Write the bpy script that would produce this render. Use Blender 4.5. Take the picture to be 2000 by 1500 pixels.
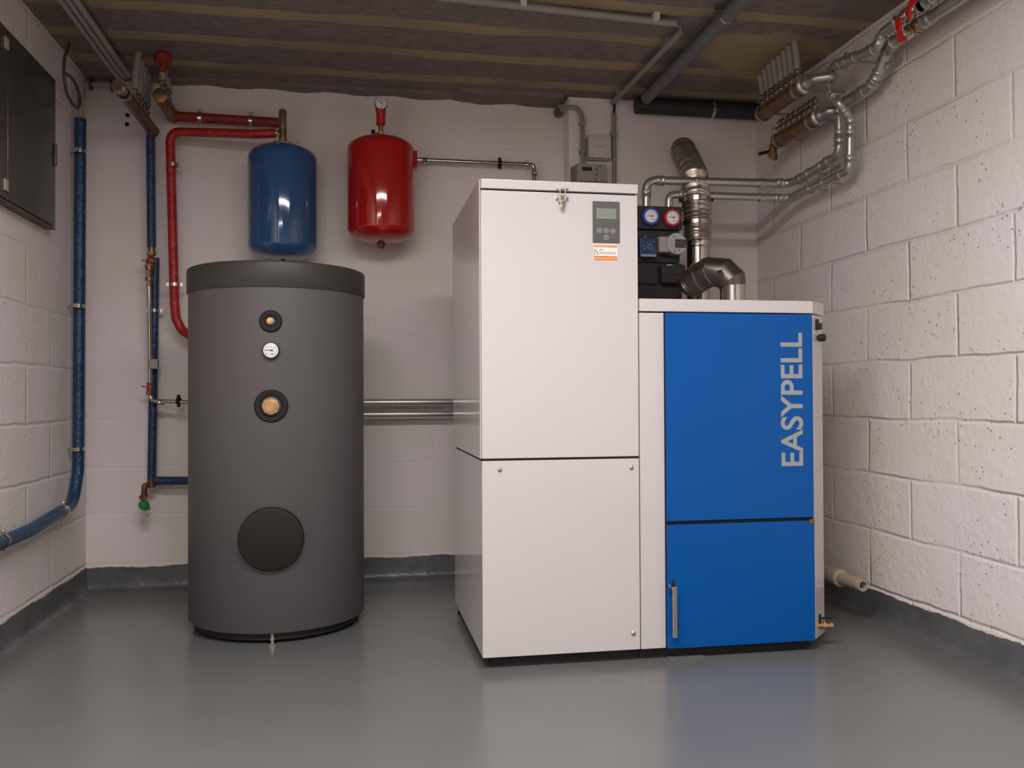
import bpy, bmesh, math, random
from mathutils import Vector, Matrix
random.seed(7)
for o in list(bpy.data.objects): bpy.data.objects.remove(o)
scene = bpy.context.scene
COL = scene.collection

# ---------------------------------------------------------------- camera
F_PX, YAW, PITCH, ROLL, CAM_H = 1727.0, 10.2, 0.75, 0.27, 0.796
_y, _p, _r = map(math.radians, (YAW, PITCH, ROLL))
FW = Vector((math.sin(_y)*math.cos(_p), math.cos(_y)*math.cos(_p), math.sin(_p)))
_rt = FW.cross(Vector((0, 0, 1))).normalized(); _up = _rt.cross(FW)
RT = math.cos(_r)*_rt - math.sin(_r)*_up
UP = math.sin(_r)*_rt + math.cos(_r)*_up
CAM = Vector((0, 0, CAM_H))
cd = bpy.data.cameras.new('camera'); cam = bpy.data.objects.new('camera', cd); COL.objects.link(cam)
cd.sensor_fit = 'HORIZONTAL'; cd.sensor_width = 36.0; cd.lens = 36.0*F_PX/2000.0
cd.clip_start = 0.05; cd.clip_end = 50
cam.matrix_world = Matrix(((RT.x, UP.x, -FW.x, CAM.x), (RT.y, UP.y, -FW.y, CAM.y), (RT.z, UP.z, -FW.z, CAM.z), (0, 0, 0, 1)))
scene.camera = cam

# ---------------------------------------------------------------- world, lamp light, exposure
w = bpy.data.worlds.new('world'); scene.world = w; w.use_nodes = True
w.node_tree.nodes['Background'].inputs[0].default_value = (0.9, 0.92, 1.0, 1)
w.node_tree.nodes['Background'].inputs[1].default_value = 0.02
vs = scene.view_settings
vs.view_transform = 'Standard'; vs.look = 'None'; vs.gamma = 1.0; vs.use_curve_mapping = False
vs.exposure = 0.0
LAMP = (0.12, 1.20, 2.045)
LAMP_W, LAMP_L, LAMP_E = 1.50, 0.30, 53.0
ld = bpy.data.lights.new('ceiling_panel_light', 'AREA'); ld.shape = 'RECTANGLE'
ld.size = LAMP_W; ld.size_y = LAMP_L; ld.energy = LAMP_E; ld.color = (1.0, 0.965, 0.94)
lo = bpy.data.objects.new('ceiling_panel_light', ld); COL.objects.link(lo); lo.location = LAMP
# added fill light under the ceiling behind the viewer, lifts the walls
REAR_FILL = (-0.60, -1.3, 2.045)
l2 = bpy.data.lights.new('rear_fill_light', 'AREA'); l2.shape = 'RECTANGLE'; l2.size = 1.2; l2.size_y = 0.24; l2.energy = 46.0; l2.color = (1.0, 0.965, 0.94)
l2o = bpy.data.objects.new('rear_fill_light', l2); COL.objects.link(l2o); l2o.location = REAR_FILL

# room
XL, XR, YB, ZC = -1.0825, 1.8336, 3.902, 2.12
YF = -3.0
STEP_X, STEP_Y = 0.945, 3.80

def at(u, v, x=None, y=None, z=None):
    d = FW*F_PX + RT*(u-1000) - UP*(v-750)
    if x is not None: t = x/d.x
    elif y is not None: t = y/d.y
    else: t = (z-CAM_H)/d.z
    return CAM + d*t

# ---------------------------------------------------------------- materials
def srgb(c):
    return tuple(((x/255)/12.92 if x/255 <= 0.04045 else ((x/255+0.055)/1.055)**2.4) for x in c)
def mat(name, rgb, rough=0.5, metal=0.0, noise=0.0, nscale=8, bump=0.0, bscale=60, spec=0.5, coat=0.0, rgb2=None, rvar=0.0):
    m = bpy.data.materials.new(name); m.use_nodes = True
    nt = m.node_tree; b = nt.nodes['Principled BSDF']
    c = srgb(rgb)
    b.inputs['Roughness'].default_value = rough; b.inputs['Metallic'].default_value = metal
    b.inputs['Specular IOR Level'].default_value = spec; b.inputs['Coat Weight'].default_value = coat
    b.inputs['Coat Roughness'].default_value = 0.08
    tc = nt.nodes.new('ShaderNodeTexCoord')
    n = nt.nodes.new('ShaderNodeTexNoise'); n.inputs['Scale'].default_value = nscale; n.inputs['Detail'].default_value = 5
    nt.links.new(tc.outputs['Object'], n.inputs['Vector'])
    r = nt.nodes.new('ShaderNodeValToRGB')
    c2 = srgb(rgb2) if rgb2 else tuple(x*(1-noise) for x in c)
    r.color_ramp.elements[0].color = (*c2, 1); r.color_ramp.elements[1].color = (*[min(1, x*(1+noise*.3)) for x in c], 1)
    r.color_ramp.elements[0].position = 0.35; r.color_ramp.elements[1].position = 0.65
    nt.links.new(n.outputs['Fac'], r.inputs['Fac']); nt.links.new(r.outputs['Color'], b.inputs['Base Color'])
    if rvar:
        mr = nt.nodes.new('ShaderNodeMapRange'); mr.inputs['To Min'].default_value = max(0, rough-rvar); mr.inputs['To Max'].default_value = rough+rvar
        nt.links.new(n.outputs['Fac'], mr.inputs['Value']); nt.links.new(mr.outputs['Result'], b.inputs['Roughness'])
    if bump:
        n2 = nt.nodes.new('ShaderNodeTexNoise'); n2.inputs['Scale'].default_value = bscale; n2.inputs['Detail'].default_value = 4
        nt.links.new(tc.outputs['Object'], n2.inputs['Vector'])
        bp = nt.nodes.new('ShaderNodeBump'); bp.inputs['Strength'].default_value = bump; bp.inputs['Distance'].default_value = 0.01
        nt.links.new(n2.outputs['Fac'], bp.inputs['Height']); nt.links.new(bp.outputs['Normal'], b.inputs['Normal'])
    return m

def N(nt, t, **kw):
    n = nt.nodes.new(t)
    for k, v in kw.items():
        if k in n.inputs: n.inputs[k].default_value = v
        else: setattr(n, k, v)
    return n
def block_wall(name, axis, u_off, joint, rough_bump, pits):
    """painted concrete block wall: courses 0.2 m high, blocks 0.482 m long"""
    m = bpy.data.materials.new(name); m.use_nodes = True; nt = m.node_tree; L = nt.links.new
    b = nt.nodes['Principled BSDF']; b.inputs['Roughness'].default_value = 0.62; b.inputs['Specular IOR Level'].default_value = 0.35
    g = N(nt, 'ShaderNodeNewGeometry'); s = N(nt, 'ShaderNodeSeparateXYZ'); L(g.outputs['Position'], s.inputs[0])
    wob = N(nt, 'ShaderNodeTexNoise', Scale=3.5, Detail=3.0); L(g.outputs['Position'], wob.inputs['Vector'])
    ws = N(nt, 'ShaderNodeMath', operation='MULTIPLY_ADD'); ws.inputs[1].default_value = 0.030; ws.inputs[2].default_value = -0.015
    L(wob.outputs['Fac'], ws.inputs[0])
    ua = N(nt, 'ShaderNodeMath', operation='ADD'); L(s.outputs[axis], ua.inputs[0]); ua.inputs[1].default_value = u_off
    ua2 = N(nt, 'ShaderNodeMath', operation='ADD'); L(ua.outputs[0], ua2.inputs[0]); L(ws.outputs[0], ua2.inputs[1])
    za = N(nt, 'ShaderNodeMath', operation='ADD'); L(s.outputs[2], za.inputs[0]); za.inputs[1].default_value = -0.708+2.0
    za2 = N(nt, 'ShaderNodeMath', operation='ADD'); L(za.outputs[0], za2.inputs[0]); L(ws.outputs[0], za2.inputs[1])
    c = N(nt, 'ShaderNodeCombineXYZ'); L(ua2.outputs[0], c.inputs[0]); L(za2.outputs[0], c.inputs[1])
    br = N(nt, 'ShaderNodeTexBrick'); L(c.outputs[0], br.inputs['Vector'])
    br.inputs['Scale'].default_value = 1.0; br.inputs['Mortar Size'].default_value = 0.010; br.inputs['Mortar Smooth'].default_value = 1.0
    br.inputs['Brick Width'].default_value = 0.482; br.inputs['Row Height'].default_value = 0.2
    # joint visibility varies along the wall
    jn = N(nt, 'ShaderNodeTexNoise', Scale=1.7, Detail=2.0); L(g.outputs['Position'], jn.inputs['Vector'])
    jm = N(nt, 'ShaderNodeMapRange'); L(jn.outputs['Fac'], jm.inputs['Value'])
    jm.inputs['From Min'].default_value = 0.35; jm.inputs['From Max'].default_value = 0.6; jm.inputs['To Min'].default_value = 0.25
    jj = N(nt, 'ShaderNodeMath', operation='MULTIPLY'); L(br.outputs['Fac'], jj.inputs[0]); L(jm.outputs[0], jj.inputs[1])
    # paint tone: beige and faint lilac patches, roughly block sized
    tn = N(nt, 'ShaderNodeTexNoise', Scale=2.6, Detail=2.0); L(g.outputs['Position'], tn.inputs['Vector'])
    cr = N(nt, 'ShaderNodeValToRGB'); L(tn.outputs['Fac'], cr.inputs['Fac'])
    cr.color_ramp.elements[0].position = 0.42; cr.color_ramp.elements[1].position = 0.58
    cr.color_ramp.elements[0].color = (*srgb((243, 232, 234)), 1); cr.color_ramp.elements[1].color = (*srgb((240, 231, 222)), 1)
    # small pits
    vo = N(nt, 'ShaderNodeTexVoronoi', Scale=42.0, Randomness=1.0); L(g.outputs['Position'], vo.inputs['Vector'])
    vm = N(nt, 'ShaderNodeMapRange'); L(vo.outputs['Distance'], vm.inputs['Value'])
    vm.inputs['From Min'].default_value = 0.05; vm.inputs['From Max'].default_value = 0.16; vm.inputs['To Min'].default_value = 1.0; vm.inputs['To Max'].default_value = 0.0
    pn = N(nt, 'ShaderNodeTexNoise', Scale=5.0, Detail=3.0); L(g.outputs['Position'], pn.inputs['Vector'])
    pm = N(nt, 'ShaderNodeMapRange'); L(pn.outputs['Fac'], pm.inputs['Value']); pm.inputs['From Min'].default_value = 0.44; pm.inputs['From Max'].default_value = 0.60
    pp = N(nt, 'ShaderNodeMath', operation='MULTIPLY'); L(vm.outputs[0], pp.inputs[0]); L(pm.outputs[0], pp.inputs[1])
    L(cr.outputs['Color'], b.inputs['Base Color'])
    fn = N(nt, 'ShaderNodeTexNoise', Scale=38.0, Detail=6.0, Roughness=0.62); L(g.outputs['Position'], fn.inputs['Vector'])
    mn = N(nt, 'ShaderNodeTexNoise', Scale=9.0, Detail=4.0); L(g.outputs['Position'], mn.inputs['Vector'])
    h1 = N(nt, 'ShaderNodeMath', operation='MULTIPLY_ADD'); L(fn.outputs['Fac'], h1.inputs[0]); h1.inputs[1].default_value = rough_bump; h1.inputs[2].default_value = 0
    h1b = N(nt, 'ShaderNodeMath', operation='MULTIPLY_ADD'); L(mn.outputs['Fac'], h1b.inputs[0]); h1b.inputs[1].default_value = rough_bump; L(h1.outputs[0], h1b.inputs[2])
    h2 = N(nt, 'ShaderNodeMath', operation='MULTIPLY_ADD'); L(jj.outputs[0], h2.inputs[0]); h2.inputs[1].default_value = -joint; L(h1b.outputs[0], h2.inputs[2])
    h3 = N(nt, 'ShaderNodeMath', operation='MULTIPLY_ADD'); L(pp.outputs[0], h3.inputs[0]); h3.inputs[1].default_value = -pits; L(h2.outputs[0], h3.inputs[2])
    bp = N(nt, 'ShaderNodeBump'); bp.inputs['Strength'].default_value = 1.0; bp.inputs['Distance'].default_value = 0.01
    L(h3.outputs[0], bp.inputs['Height']); L(bp.outputs['Normal'], b.inputs['Normal'])
    return m
def ceiling_mat():
    m = bpy.data.materials.new('raw_concrete_ceiling'); m.use_nodes = True; nt = m.node_tree; L = nt.links.new
    b = nt.nodes['Principled BSDF']; b.inputs['Roughness'].default_value = 0.9; b.inputs['Specular IOR Level'].default_value = 0.2
    g = N(nt, 'ShaderNodeNewGeometry'); s = N(nt, 'ShaderNodeSeparateXYZ'); L(g.outputs['Position'], s.inputs[0])
    mp = N(nt, 'ShaderNodeMapping'); mp.inputs['Scale'].default_value = (1.4, 6.0, 1); L(g.outputs['Position'], mp.inputs['Vector'])
    n1 = N(nt, 'ShaderNodeTexNoise', Scale=2.2, Detail=5.0, Roughness=0.6); L(mp.outputs[0], n1.inputs['Vector'])
    yy = N(nt, 'ShaderNodeMath', operation='MULTIPLY_ADD'); L(n1.outputs['Fac'], yy.inputs[0]); yy.inputs[1].default_value = 0.085; L(s.outputs[1], yy.inputs[2])
    a = N(nt, 'ShaderNodeMath', operation='MULTIPLY_ADD'); L(yy.outputs[0], a.inputs[0]); a.inputs[1].default_value = 2*math.pi/0.262; a.inputs[2].default_value = -2*math.pi/0.262*(3.15+0.0425)+math.pi/2
    sn = N(nt, 'ShaderNodeMath', operation='SINE'); L(a.outputs[0], sn.inputs[0])
    mr = N(nt, 'ShaderNodeMapRange'); L(sn.outputs[0], mr.inputs['Value']); mr.inputs['From Min'].default_value = 0.55; mr.inputs['From Max'].default_value = 0.75
    n3 = N(nt, 'ShaderNodeTexNoise', Scale=2.5, Detail=3.0); L(g.outputs['Position'], n3.inputs['Vector'])
    m3 = N(nt, 'ShaderNodeMapRange'); L(n3.outputs['Fac'], m3.inputs['Value']); m3.inputs['From Min'].default_value = 0.3; m3.inputs['From Max'].default_value = 0.6; m3.inputs['To Min'].default_value = 0.35
    st = N(nt, 'ShaderNodeMath', operation='MULTIPLY'); L(mr.outputs[0], st.inputs[0]); L(m3.outputs[0], st.inputs[1])
    # patch of yellowish render at the right rear
    vd = N(nt, 'ShaderNodeVectorMath', operation='DISTANCE'); vd.inputs[1].default_value = (1.60, 3.20, ZC); L(g.outputs['Position'], vd.inputs[0])
    vn = N(nt, 'ShaderNodeMath', operation='MULTIPLY_ADD'); L(n3.outputs['Fac'], vn.inputs[0]); vn.inputs[1].default_value = 0.5; L(vd.outputs['Value'], vn.inputs[2])
    vr = N(nt, 'ShaderNodeMapRange'); L(vn.outputs[0], vr.inputs['Value']); vr.inputs['From Min'].default_value = 0.44; vr.inputs['From Max'].default_value = 0.49; vr.inputs['To Min'].default_value = 1; vr.inputs['To Max'].default_value = 0
    mx = N(nt, 'ShaderNodeMath', operation='MAXIMUM'); L(st.outputs[0], mx.inputs[0]); L(vr.outputs[0], mx.inputs[1])
    n2 = N(nt, 'ShaderNodeTexNoise', Scale=30.0, Detail=6.0, Roughness=0.7); L(g.outputs['Position'], n2.inputs['Vector'])
    c1 = N(nt, 'ShaderNodeValToRGB'); L(n2.outputs['Fac'], c1.inputs['Fac'])
    c1.color_ramp.elements[0].position = .35; c1.color_ramp.elements[1].position = .65
    c1.color_ramp.elements[0].color = (*srgb((122, 110, 108)), 1); c1.color_ramp.elements[1].color = (*srgb((146, 132, 126)), 1)
    mix = N(nt, 'ShaderNodeMixRGB'); L(mx.outputs[0], mix.inputs['Fac']); L(c1.outputs[0], mix.inputs[1]); mix.inputs[2].default_value = (*srgb((172, 154, 122)), 1)
    L(mix.outputs[0], b.inputs['Base Color'])
    hh = N(nt, 'ShaderNodeMath', operation='MULTIPLY_ADD'); L(mr.outputs[0], hh.inputs[0]); hh.inputs[1].default_value = 0.6; L(n2.outputs['Fac'], hh.inputs[2])
    bp = N(nt, 'ShaderNodeBump'); bp.inputs['Strength'].default_value = 0.8; bp.inputs['Distance'].default_value = 0.008
    L(hh.outputs[0], bp.inputs['Height']); L(bp.outputs['Normal'], b.inputs['Normal'])
    return m

M = {}
M['wall_b'] = block_wall('painted_wall_rear', 0, 10.0, 0.10, 0.10, 0.25)
M['wall_s'] = block_wall('painted_wall_right', 1, -2.678-.241+.482*20, 0.62, 0.40, 0.7)
M['wall_l'] = block_wall('painted_wall_left', 1, -2.50+.482*20, 0.32, 0.26, 0.5)
M['ceil'] = ceiling_mat()
M['floor'] = mat('grey_floor_paint', (111, 112, 112), rough=0.24, noise=0.10, nscale=1.8, bump=0.05, bscale=16, rvar=0.06)
M['skirt'] = mat('grey_skirting_paint', (100, 101, 102), rough=0.35, noise=0.25, nscale=6, bump=0.5, bscale=22)
M['white'] = mat('white_powder_coat', (213, 207, 207), rough=0.10, noise=0.01, nscale=2)
M['blue'] = mat('blue_powder_coat', (0, 86, 166), spec=0.22, rough=0.35, noise=0.03, nscale=2, bump=0.01, bscale=500)
M['gap'] = mat('dark_gap', (28, 27, 27), rough=0.7, noise=0.1)
M['black'] = mat('black_plastic', (46, 42, 42), rough=0.45, noise=0.1, nscale=20)
M['foam'] = mat('black_foam', (50, 47, 47), rough=0.75, noise=0.15, nscale=30, bump=0.15, bscale=300)
M['tank'] = mat('grey_vinyl_jacket', (92, 89, 90), rough=0.5, noise=0.03, nscale=3, bump=0.03, bscale=300)
M['tankcap'] = mat('dark_grey_cap', (62, 58, 56), rough=0.5, noise=0.06, nscale=12)
M['rubber'] = mat('black_rubber_rosette', (34, 31, 30), spec=0.3, rough=0.6, noise=0.08, nscale=30)
M['brass'] = mat('brass', (214, 176, 128), rough=0.3, metal=1.0, noise=0.2, nscale=40)
M['oldbrass'] = mat('dull_brass', (150, 118, 84), rough=0.42, metal=0.8, noise=0.3, nscale=25)
M['copper'] = mat('brown_copper', (126, 92, 74), rough=0.42, metal=0.6, noise=0.3, nscale=30)
M['nickel'] = mat('nickel_fitting', (214, 205, 196), rough=0.2, metal=1.0, noise=0.15, nscale=40)
M['steel'] = mat('galvanised_pipe', (190, 188, 184), rough=0.33, metal=0.85, noise=0.04, nscale=12)
M['inox'] = mat('bright_stainless', (205, 198, 188), rough=0.16, metal=1.0, noise=0.1, nscale=10)
M['alu'] = mat('aluminium_duct', (196, 186, 178), rough=0.24, metal=0.92, noise=0.15, nscale=10)
M['elbow'] = mat('dull_flue_steel', (128, 119, 114), rough=0.38, metal=0.9, noise=0.2, nscale=8)
M['vblue'] = mat('blue_vessel_enamel', (48, 88, 134), rough=0.06, noise=0.03, nscale=4, coat=0.4)
M['vred'] = mat('red_vessel_enamel', (178, 28, 22), rough=0.06, noise=0.03, nscale=4, coat=0.4)
M['redfoam'] = mat('red_pipe_sleeve', (182, 34, 30), rough=0.38, noise=0.25, nscale=18, bump=0.5, bscale=70)
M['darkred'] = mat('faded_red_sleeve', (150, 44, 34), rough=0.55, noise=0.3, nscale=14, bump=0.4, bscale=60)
M['bluefoam'] = mat('blue_pipe_sleeve', (26, 66, 102), rough=0.34, noise=0.25, nscale=18, bump=0.5, bscale=70)
M['navy'] = mat('dark_blue_sleeve', (38, 62, 100), rough=0.42, noise=0.3, nscale=18, bump=0.5, bscale=70)
M['cab'] = mat('dark_grey_cabinet', (72, 70, 68), rough=0.2, noise=0.12, nscale=3)
M['wood'] = mat('brown_edge_board', (118, 96, 78), rough=0.7, noise=0.3, nscale=20)
M['pex'] = mat('white_plastic_pipe', (168, 160, 154), rough=0.5, noise=0.06, nscale=10)
M['pvc'] = mat('grey_drain_pipe', (112, 112, 112), rough=0.5, noise=0.1, nscale=8)
M['pvcd'] = mat('black_grey_drain_pipe', (50, 48, 50), rough=0.55, noise=0.1, nscale=8)
M['cream'] = mat('cream_pvc', (186, 174, 152), rough=0.45, noise=0.08, nscale=8)
M['conduit'] = mat('grey_conduit', (150, 144, 140), rough=0.5, noise=0.05, nscale=10)
M['ctrl'] = mat('grey_controller_plastic', (168, 160, 154), rough=0.5, noise=0.03)
M['ctrls'] = mat('darker_grey_plastic', (132, 126, 122), rough=0.5, noise=0.03)
M['wplast'] = mat('white_box_plastic', (214, 206, 196), rough=0.45, noise=0.02)
M['panel'] = mat('anthracite_panel', (92, 90, 90), rough=0.4, noise=0.04)
M['lcd'] = mat('grey_green_lcd', (140, 146, 138), rough=0.2, noise=0.03)
M['lcdd'] = mat('dark_lcd', (58, 50, 46), rough=0.25, noise=0.05)
M['lt'] = mat('light_print', (225, 222, 220), rough=0.5)
M['dk'] = mat('dark_print', (40, 38, 38), rough=0.5)
M['orange'] = mat('orange_sticker', (222, 140, 84), rough=0.5, noise=0.05)
M['wsticker'] = mat('white_sticker', (245, 240, 235), rough=0.5)
M['letter'] = mat('grey_lettering', (160, 166, 168), rough=0.45, noise=0.03)
M['dial'] = mat('white_dial', (244, 240, 242), rough=0.35)
M['bring'] = mat('blue_ring', (44, 78, 176), rough=0.4)
M['rring'] = mat('red_ring', (182, 42, 48), rough=0.4)
M['pblue'] = mat('dark_blue_controller', (30, 54, 88), rough=0.4, noise=0.05)
M['lblue'] = mat('pale_blue_print', (120, 160, 196), rough=0.4)
M['pgrey'] = mat('grey_pump_head', (182, 180, 178), rough=0.4, metal=0.3, noise=0.1, nscale=30)
M['valvered'] = mat('red_valve_handle', (196, 30, 26), rough=0.4)
M['green'] = mat('green_plastic', (44, 128, 46), rough=0.4)
M['cable'] = mat('brown_cable', (84, 62, 56), rough=0.5)
M['hole'] = mat('drilled_hole', (22, 18, 17), rough=0.95)
em = bpy.data.materials.new('lamp_diffuser'); em.use_nodes = True
em.node_tree.nodes['Principled BSDF'].inputs['Base Color'].default_value = (.9, .9, .9, 1)
M['diff'] = em

# ---------------------------------------------------------------- mesh helpers
def V(*a): return Vector(a)
def frame(d):
    d = d.normalized(); a = Vector((0, 0, 1)) if abs(d.z) < 0.9 else Vector((0, 1, 0))
    x = d.cross(a).normalized(); return x, x.cross(d).normalized()
def fillet(pts, rad, n=8):
    out = [pts[0].copy()]
    for i in range(1, len(pts)-1):
        p, a, b = pts[i], pts[i-1], pts[i+1]
        da, db = (a-p), (b-p); la, lb = da.length, db.length
        ang = da.angle(db)
        if ang > math.pi-0.02 or rad <= 0: out.append(p.copy()); continue
        t = min(rad/math.tan(ang/2), la*0.48, lb*0.48)
        s, e = p+da.normalized()*t, p+db.normalized()*t
        for k in range(n+1):
            q = k/n; bl = (1-q)**2*s+2*q*(1-q)*p+q*q*e
            out.append(bl)
    out.append(pts[-1].copy()); return out
def resample(pts, step):
    out = [pts[0].copy()]
    for a, b in zip(pts, pts[1:]):
        n = max(1, int((b-a).length/step))
        for k in range(1, n+1): out.append(a.lerp(b, k/n))
    return out

class MB:
    def __init__(s): s.bm = bmesh.new(); s.bev = False
    def box(s, x0, x1, y0, y1, z0, z1, bev=0.0, seg=2):
        r = bmesh.ops.create_cube(s.bm, size=1.0); vs_ = r['verts']
        for v in vs_: v.co = Vector(((x0+x1)/2+v.co.x*(x1-x0), (y0+y1)/2+v.co.y*(y1-y0), (z0+z1)/2+v.co.z*(z1-z0)))
        if bev > 0:
            s.bev = True
            es = list({e for v in vs_ for e in v.link_edges})
            bmesh.ops.bevel(s.bm, geom=es, offset=bev, segments=seg, profile=0.5, affect='EDGES')
        return s
    def obox(s, c, ax, ay, az, hx, hy, hz):
        """oriented box: centre, unit axes, half sizes"""
        r = bmesh.ops.create_cube(s.bm, size=2.0)
        for v in r['verts']: v.co = c+ax*v.co.x*hx+ay*v.co.y*hy+az*v.co.z*hz
        return s
    def rings(s, rings, cap=True, closed=False):
        vr = [[s.bm.verts.new(p) for p in r] for r in rings]
        n = len(vr[0]); m = len(vr)
        for i in range(m-1 if not closed else m):
            a, b = vr[i], vr[(i+1) % m]
            for k in range(n):
                s.bm.faces.new((a[k], a[(k+1) % n], b[(k+1) % n], b[k]))
        if cap and not closed:
            s.bm.faces.new(list(reversed(vr[0]))); s.bm.faces.new(vr[-1])
        return s
    def tube(s, pts, r, fil=0.0, n=16, step=None, rf=None, cap=True):
        pts = [Vector(p) for p in pts]
        if fil: pts = fillet(pts, fil)
        if step: pts = resample(pts, step)
        d = (pts[1]-pts[0]).normalized(); x, y = frame(d)
        rings = []; L = 0
        for i, p in enumerate(pts):
            if i == 0: t = pts[1]-pts[0]
            elif i == len(pts)-1: t = pts[-1]-pts[-2]
            else: t = (pts[i+1]-p).normalized()+(p-pts[i-1]).normalized()
            if i: L += (p-pts[i-1]).length
            t = t.normalized()
            x = (x-t*x.dot(t)).normalized(); y = t.cross(x)
            rr = rf(L) if rf else r
            rings.append([p+(x*math.cos(2*math.pi*k/n)+y*math.sin(2*math.pi*k/n))*rr for k in range(n)])
        return s.rings(rings, cap)
    def cyl(s, a, b, r, r2=None, n=24):
        a, b = Vector(a), Vector(b); x, y = frame(b-a); r2 = r if r2 is None else r2
        f = lambda p, q: [p+(x*math.cos(2*math.pi*k/n)+y*math.sin(2*math.pi*k/n))*q for k in range(n)]
        return s.rings([f(a, r), f(b, r2)])
    def lathe(s, o, ax, prof, n=48):
        """prof: list of (radius, height along ax)"""
        o, ax = Vector(o), Vector(ax).normalized(); x, y = frame(ax)
        rs = [[o+ax*h+(x*math.cos(2*math.pi*k/n)+y*math.sin(2*math.pi*k/n))*max(r, 1e-4) for k in range(n)] for r, h in prof]
        return s.rings(rs)
    def ring(s, o, ax, r, t, n=32, m=8):
        """torus"""
        o, ax = Vector(o), Vector(ax).normalized(); x, y = frame(ax)
        rs = []
        for k in range(n):
            d = x*math.cos(2*math.pi*k/n)+y*math.sin(2*math.pi*k/n)
            rs.append([o+d*(r+t*math.cos(2*math.pi*j/m))+ax*t*math.sin(2*math.pi*j/m) for j in range(m)])
        return s.rings(rs, closed=True)
    def band(s, o, ax, r0, r1, h, n=32):
        o, ax = Vector(o), Vector(ax).normalized(); x, y = frame(ax); rs = []
        for k in range(n):
            d = x*math.cos(2*math.pi*k/n)+y*math.sin(2*math.pi*k/n)
            rs.append([o+d*r0-ax*h/2, o+d*r1-ax*h/2, o+d*r1+ax*h/2, o+d*r0+ax*h/2])
        return s.rings(rs, closed=True)
    def prism(s, poly, z0, z1, bev=0.0):
        lo_ = [s.bm.verts.new((p[0], p[1], z0)) for p in poly]; hi = [s.bm.verts.new((p[0], p[1], z1)) for p in poly]
        n = len(poly); fs = [s.bm.faces.new(list(reversed(lo_))), s.bm.faces.new(hi)]
        for k in range(n): fs.append(s.bm.faces.new((lo_[k], lo_[(k+1) % n], hi[(k+1) % n], hi[k])))
        if bev:
            s.bev = True
            es = list({e for f in fs for e in f.edges})
            bmesh.ops.bevel(s.bm, geom=es, offset=bev, segments=2, profile=0.5, affect='EDGES')
        return s
    def build(s, name, m, parent=None, smooth=True, angle=38, label=None):
        bm = s.bm
        bmesh.ops.recalc_face_normals(bm, faces=bm.faces)
        if parent is not None: off = Vector(parent['_o'])
        else:
            xs = [v.co for v in bm.verts]
            off = Vector(((min(v.x for v in xs)+max(v.x for v in xs))/2, (min(v.y for v in xs)+max(v.y for v in xs))/2, min(v.z for v in xs)))
        bmesh.ops.translate(bm, verts=bm.verts, vec=-off)
        me = bpy.data.meshes.new(name); bm.to_mesh(me); bm.free()
        if smooth:
            me.shade_smooth(); me.set_sharp_from_angle(angle=math.radians(angle))
        me.materials.append(M[m] if isinstance(m, str) else m)
        o = bpy.data.objects.new(name, me); COL.objects.link(o); o['_o'] = tuple(off)
        if s.bev and smooth:
            wn = o.modifiers.new('flat_faces', 'WEIGHTED_NORMAL'); wn.keep_sharp = True; wn.weight = 100
        if parent is not None: o.parent = parent
        else: o.location = off
        if label: o['label'] = label
        return o
def thing(name, label, cat, loc, group=None):
    o = bpy.data.objects.new(name, None); COL.objects.link(o); o.location = loc; o.empty_display_size = 0.05
    o['_o'] = tuple(loc); o['label'] = label; o['category'] = cat
    if group: o['group'] = group
    return o
def tag(o, label, cat, group=None):
    o['label'] = label; o['category'] = cat
    if group: o['group'] = group
    return o
def text(s, name, m, parent, origin, xdir, ydir, width, height, depth=0.0006, bold=0.0):
    cu = bpy.data.curves.new('t', 'FONT'); cu.body = s; cu.size = 1.0; cu.extrude = 0.5; cu.offset = bold
    to = bpy.data.objects.new('t', cu); COL.objects.link(to)
    dg = bpy.context.evaluated_depsgraph_get(); ev = to.evaluated_get(dg)
    me = bpy.data.meshes.new_from_object(ev, depsgraph=dg)
    bpy.data.objects.remove(to)
    mb = MB(); mb.bm.from_mesh(me); bpy.data.meshes.remove(me)
    co = [v.co for v in mb.bm.verts]
    x0, x1 = min(c.x for c in co), max(c.x for c in co); y0, y1 = min(c.y for c in co), max(c.y for c in co)
    xd, yd = Vector(xdir), Vector(ydir); nd = xd.cross(yd)
    for v in mb.bm.verts:
        c = v.co; v.co = Vector(origin)+xd*((c.x-x0)/(x1-x0)*width)+yd*((c.y-y0)/(y1-y0)*height)+nd*(c.z+0.5)*depth
    return mb.build(name, m, parent, smooth=False)
def clamp(parent, p, ax, r, wall, m='nickel', name='pipe_clamp', ear=None):
    """pipe clip: band, two screw ears, rod to the wall point"""
    p, ax, wall = Vector(p), Vector(ax).normalized(), Vector(wall)
    d = (wall-p).normalized(); e = d.cross(ax).normalized() if ear is None else Vector(ear)
    mb = MB(); mb.band(p, ax, r, r+0.003, 0.014)
    mb.cyl(p+d*r, wall-d*0.001, 0.004, n=10)
    for s_ in (-1, 1):
        mb.obox(p+e*s_*(r+0.007), e, d, ax, 0.007, 0.004, 0.007)
        mb.cyl(p+e*s_*(r+0.009)-d*0.009, p+e*s_*(r+0.009)+d*0.006, 0.0035, n=8)
    return mb.build(name, m, parent)
def sleeve(parent, p, ax, r, L=0.03, m='steel', name='press_fitting'):
    p, ax = Vector(p), Vector(ax).normalized(); mb = MB()
    mb.lathe(p-ax*L/2, ax, [(r, 0), (r+.003, .001), (r+.0045, .004), (r+.0035, .008), (r+.0022, .010), (r+.0022, L-.010), (r+.0035, L-.008), (r+.0045, L-.004), (r+.003, L-.001), (r, L)], n=20)
    return mb.build(name, m, parent)
def hexnut(mb, a, b, r): return mb.cyl(a, b, r, n=6)
def struct(name, mb, m, smooth=False, kind=True):
    o = mb.build(name, m, None, smooth=smooth)
    o['kind'] = 'structure'; return o

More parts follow.
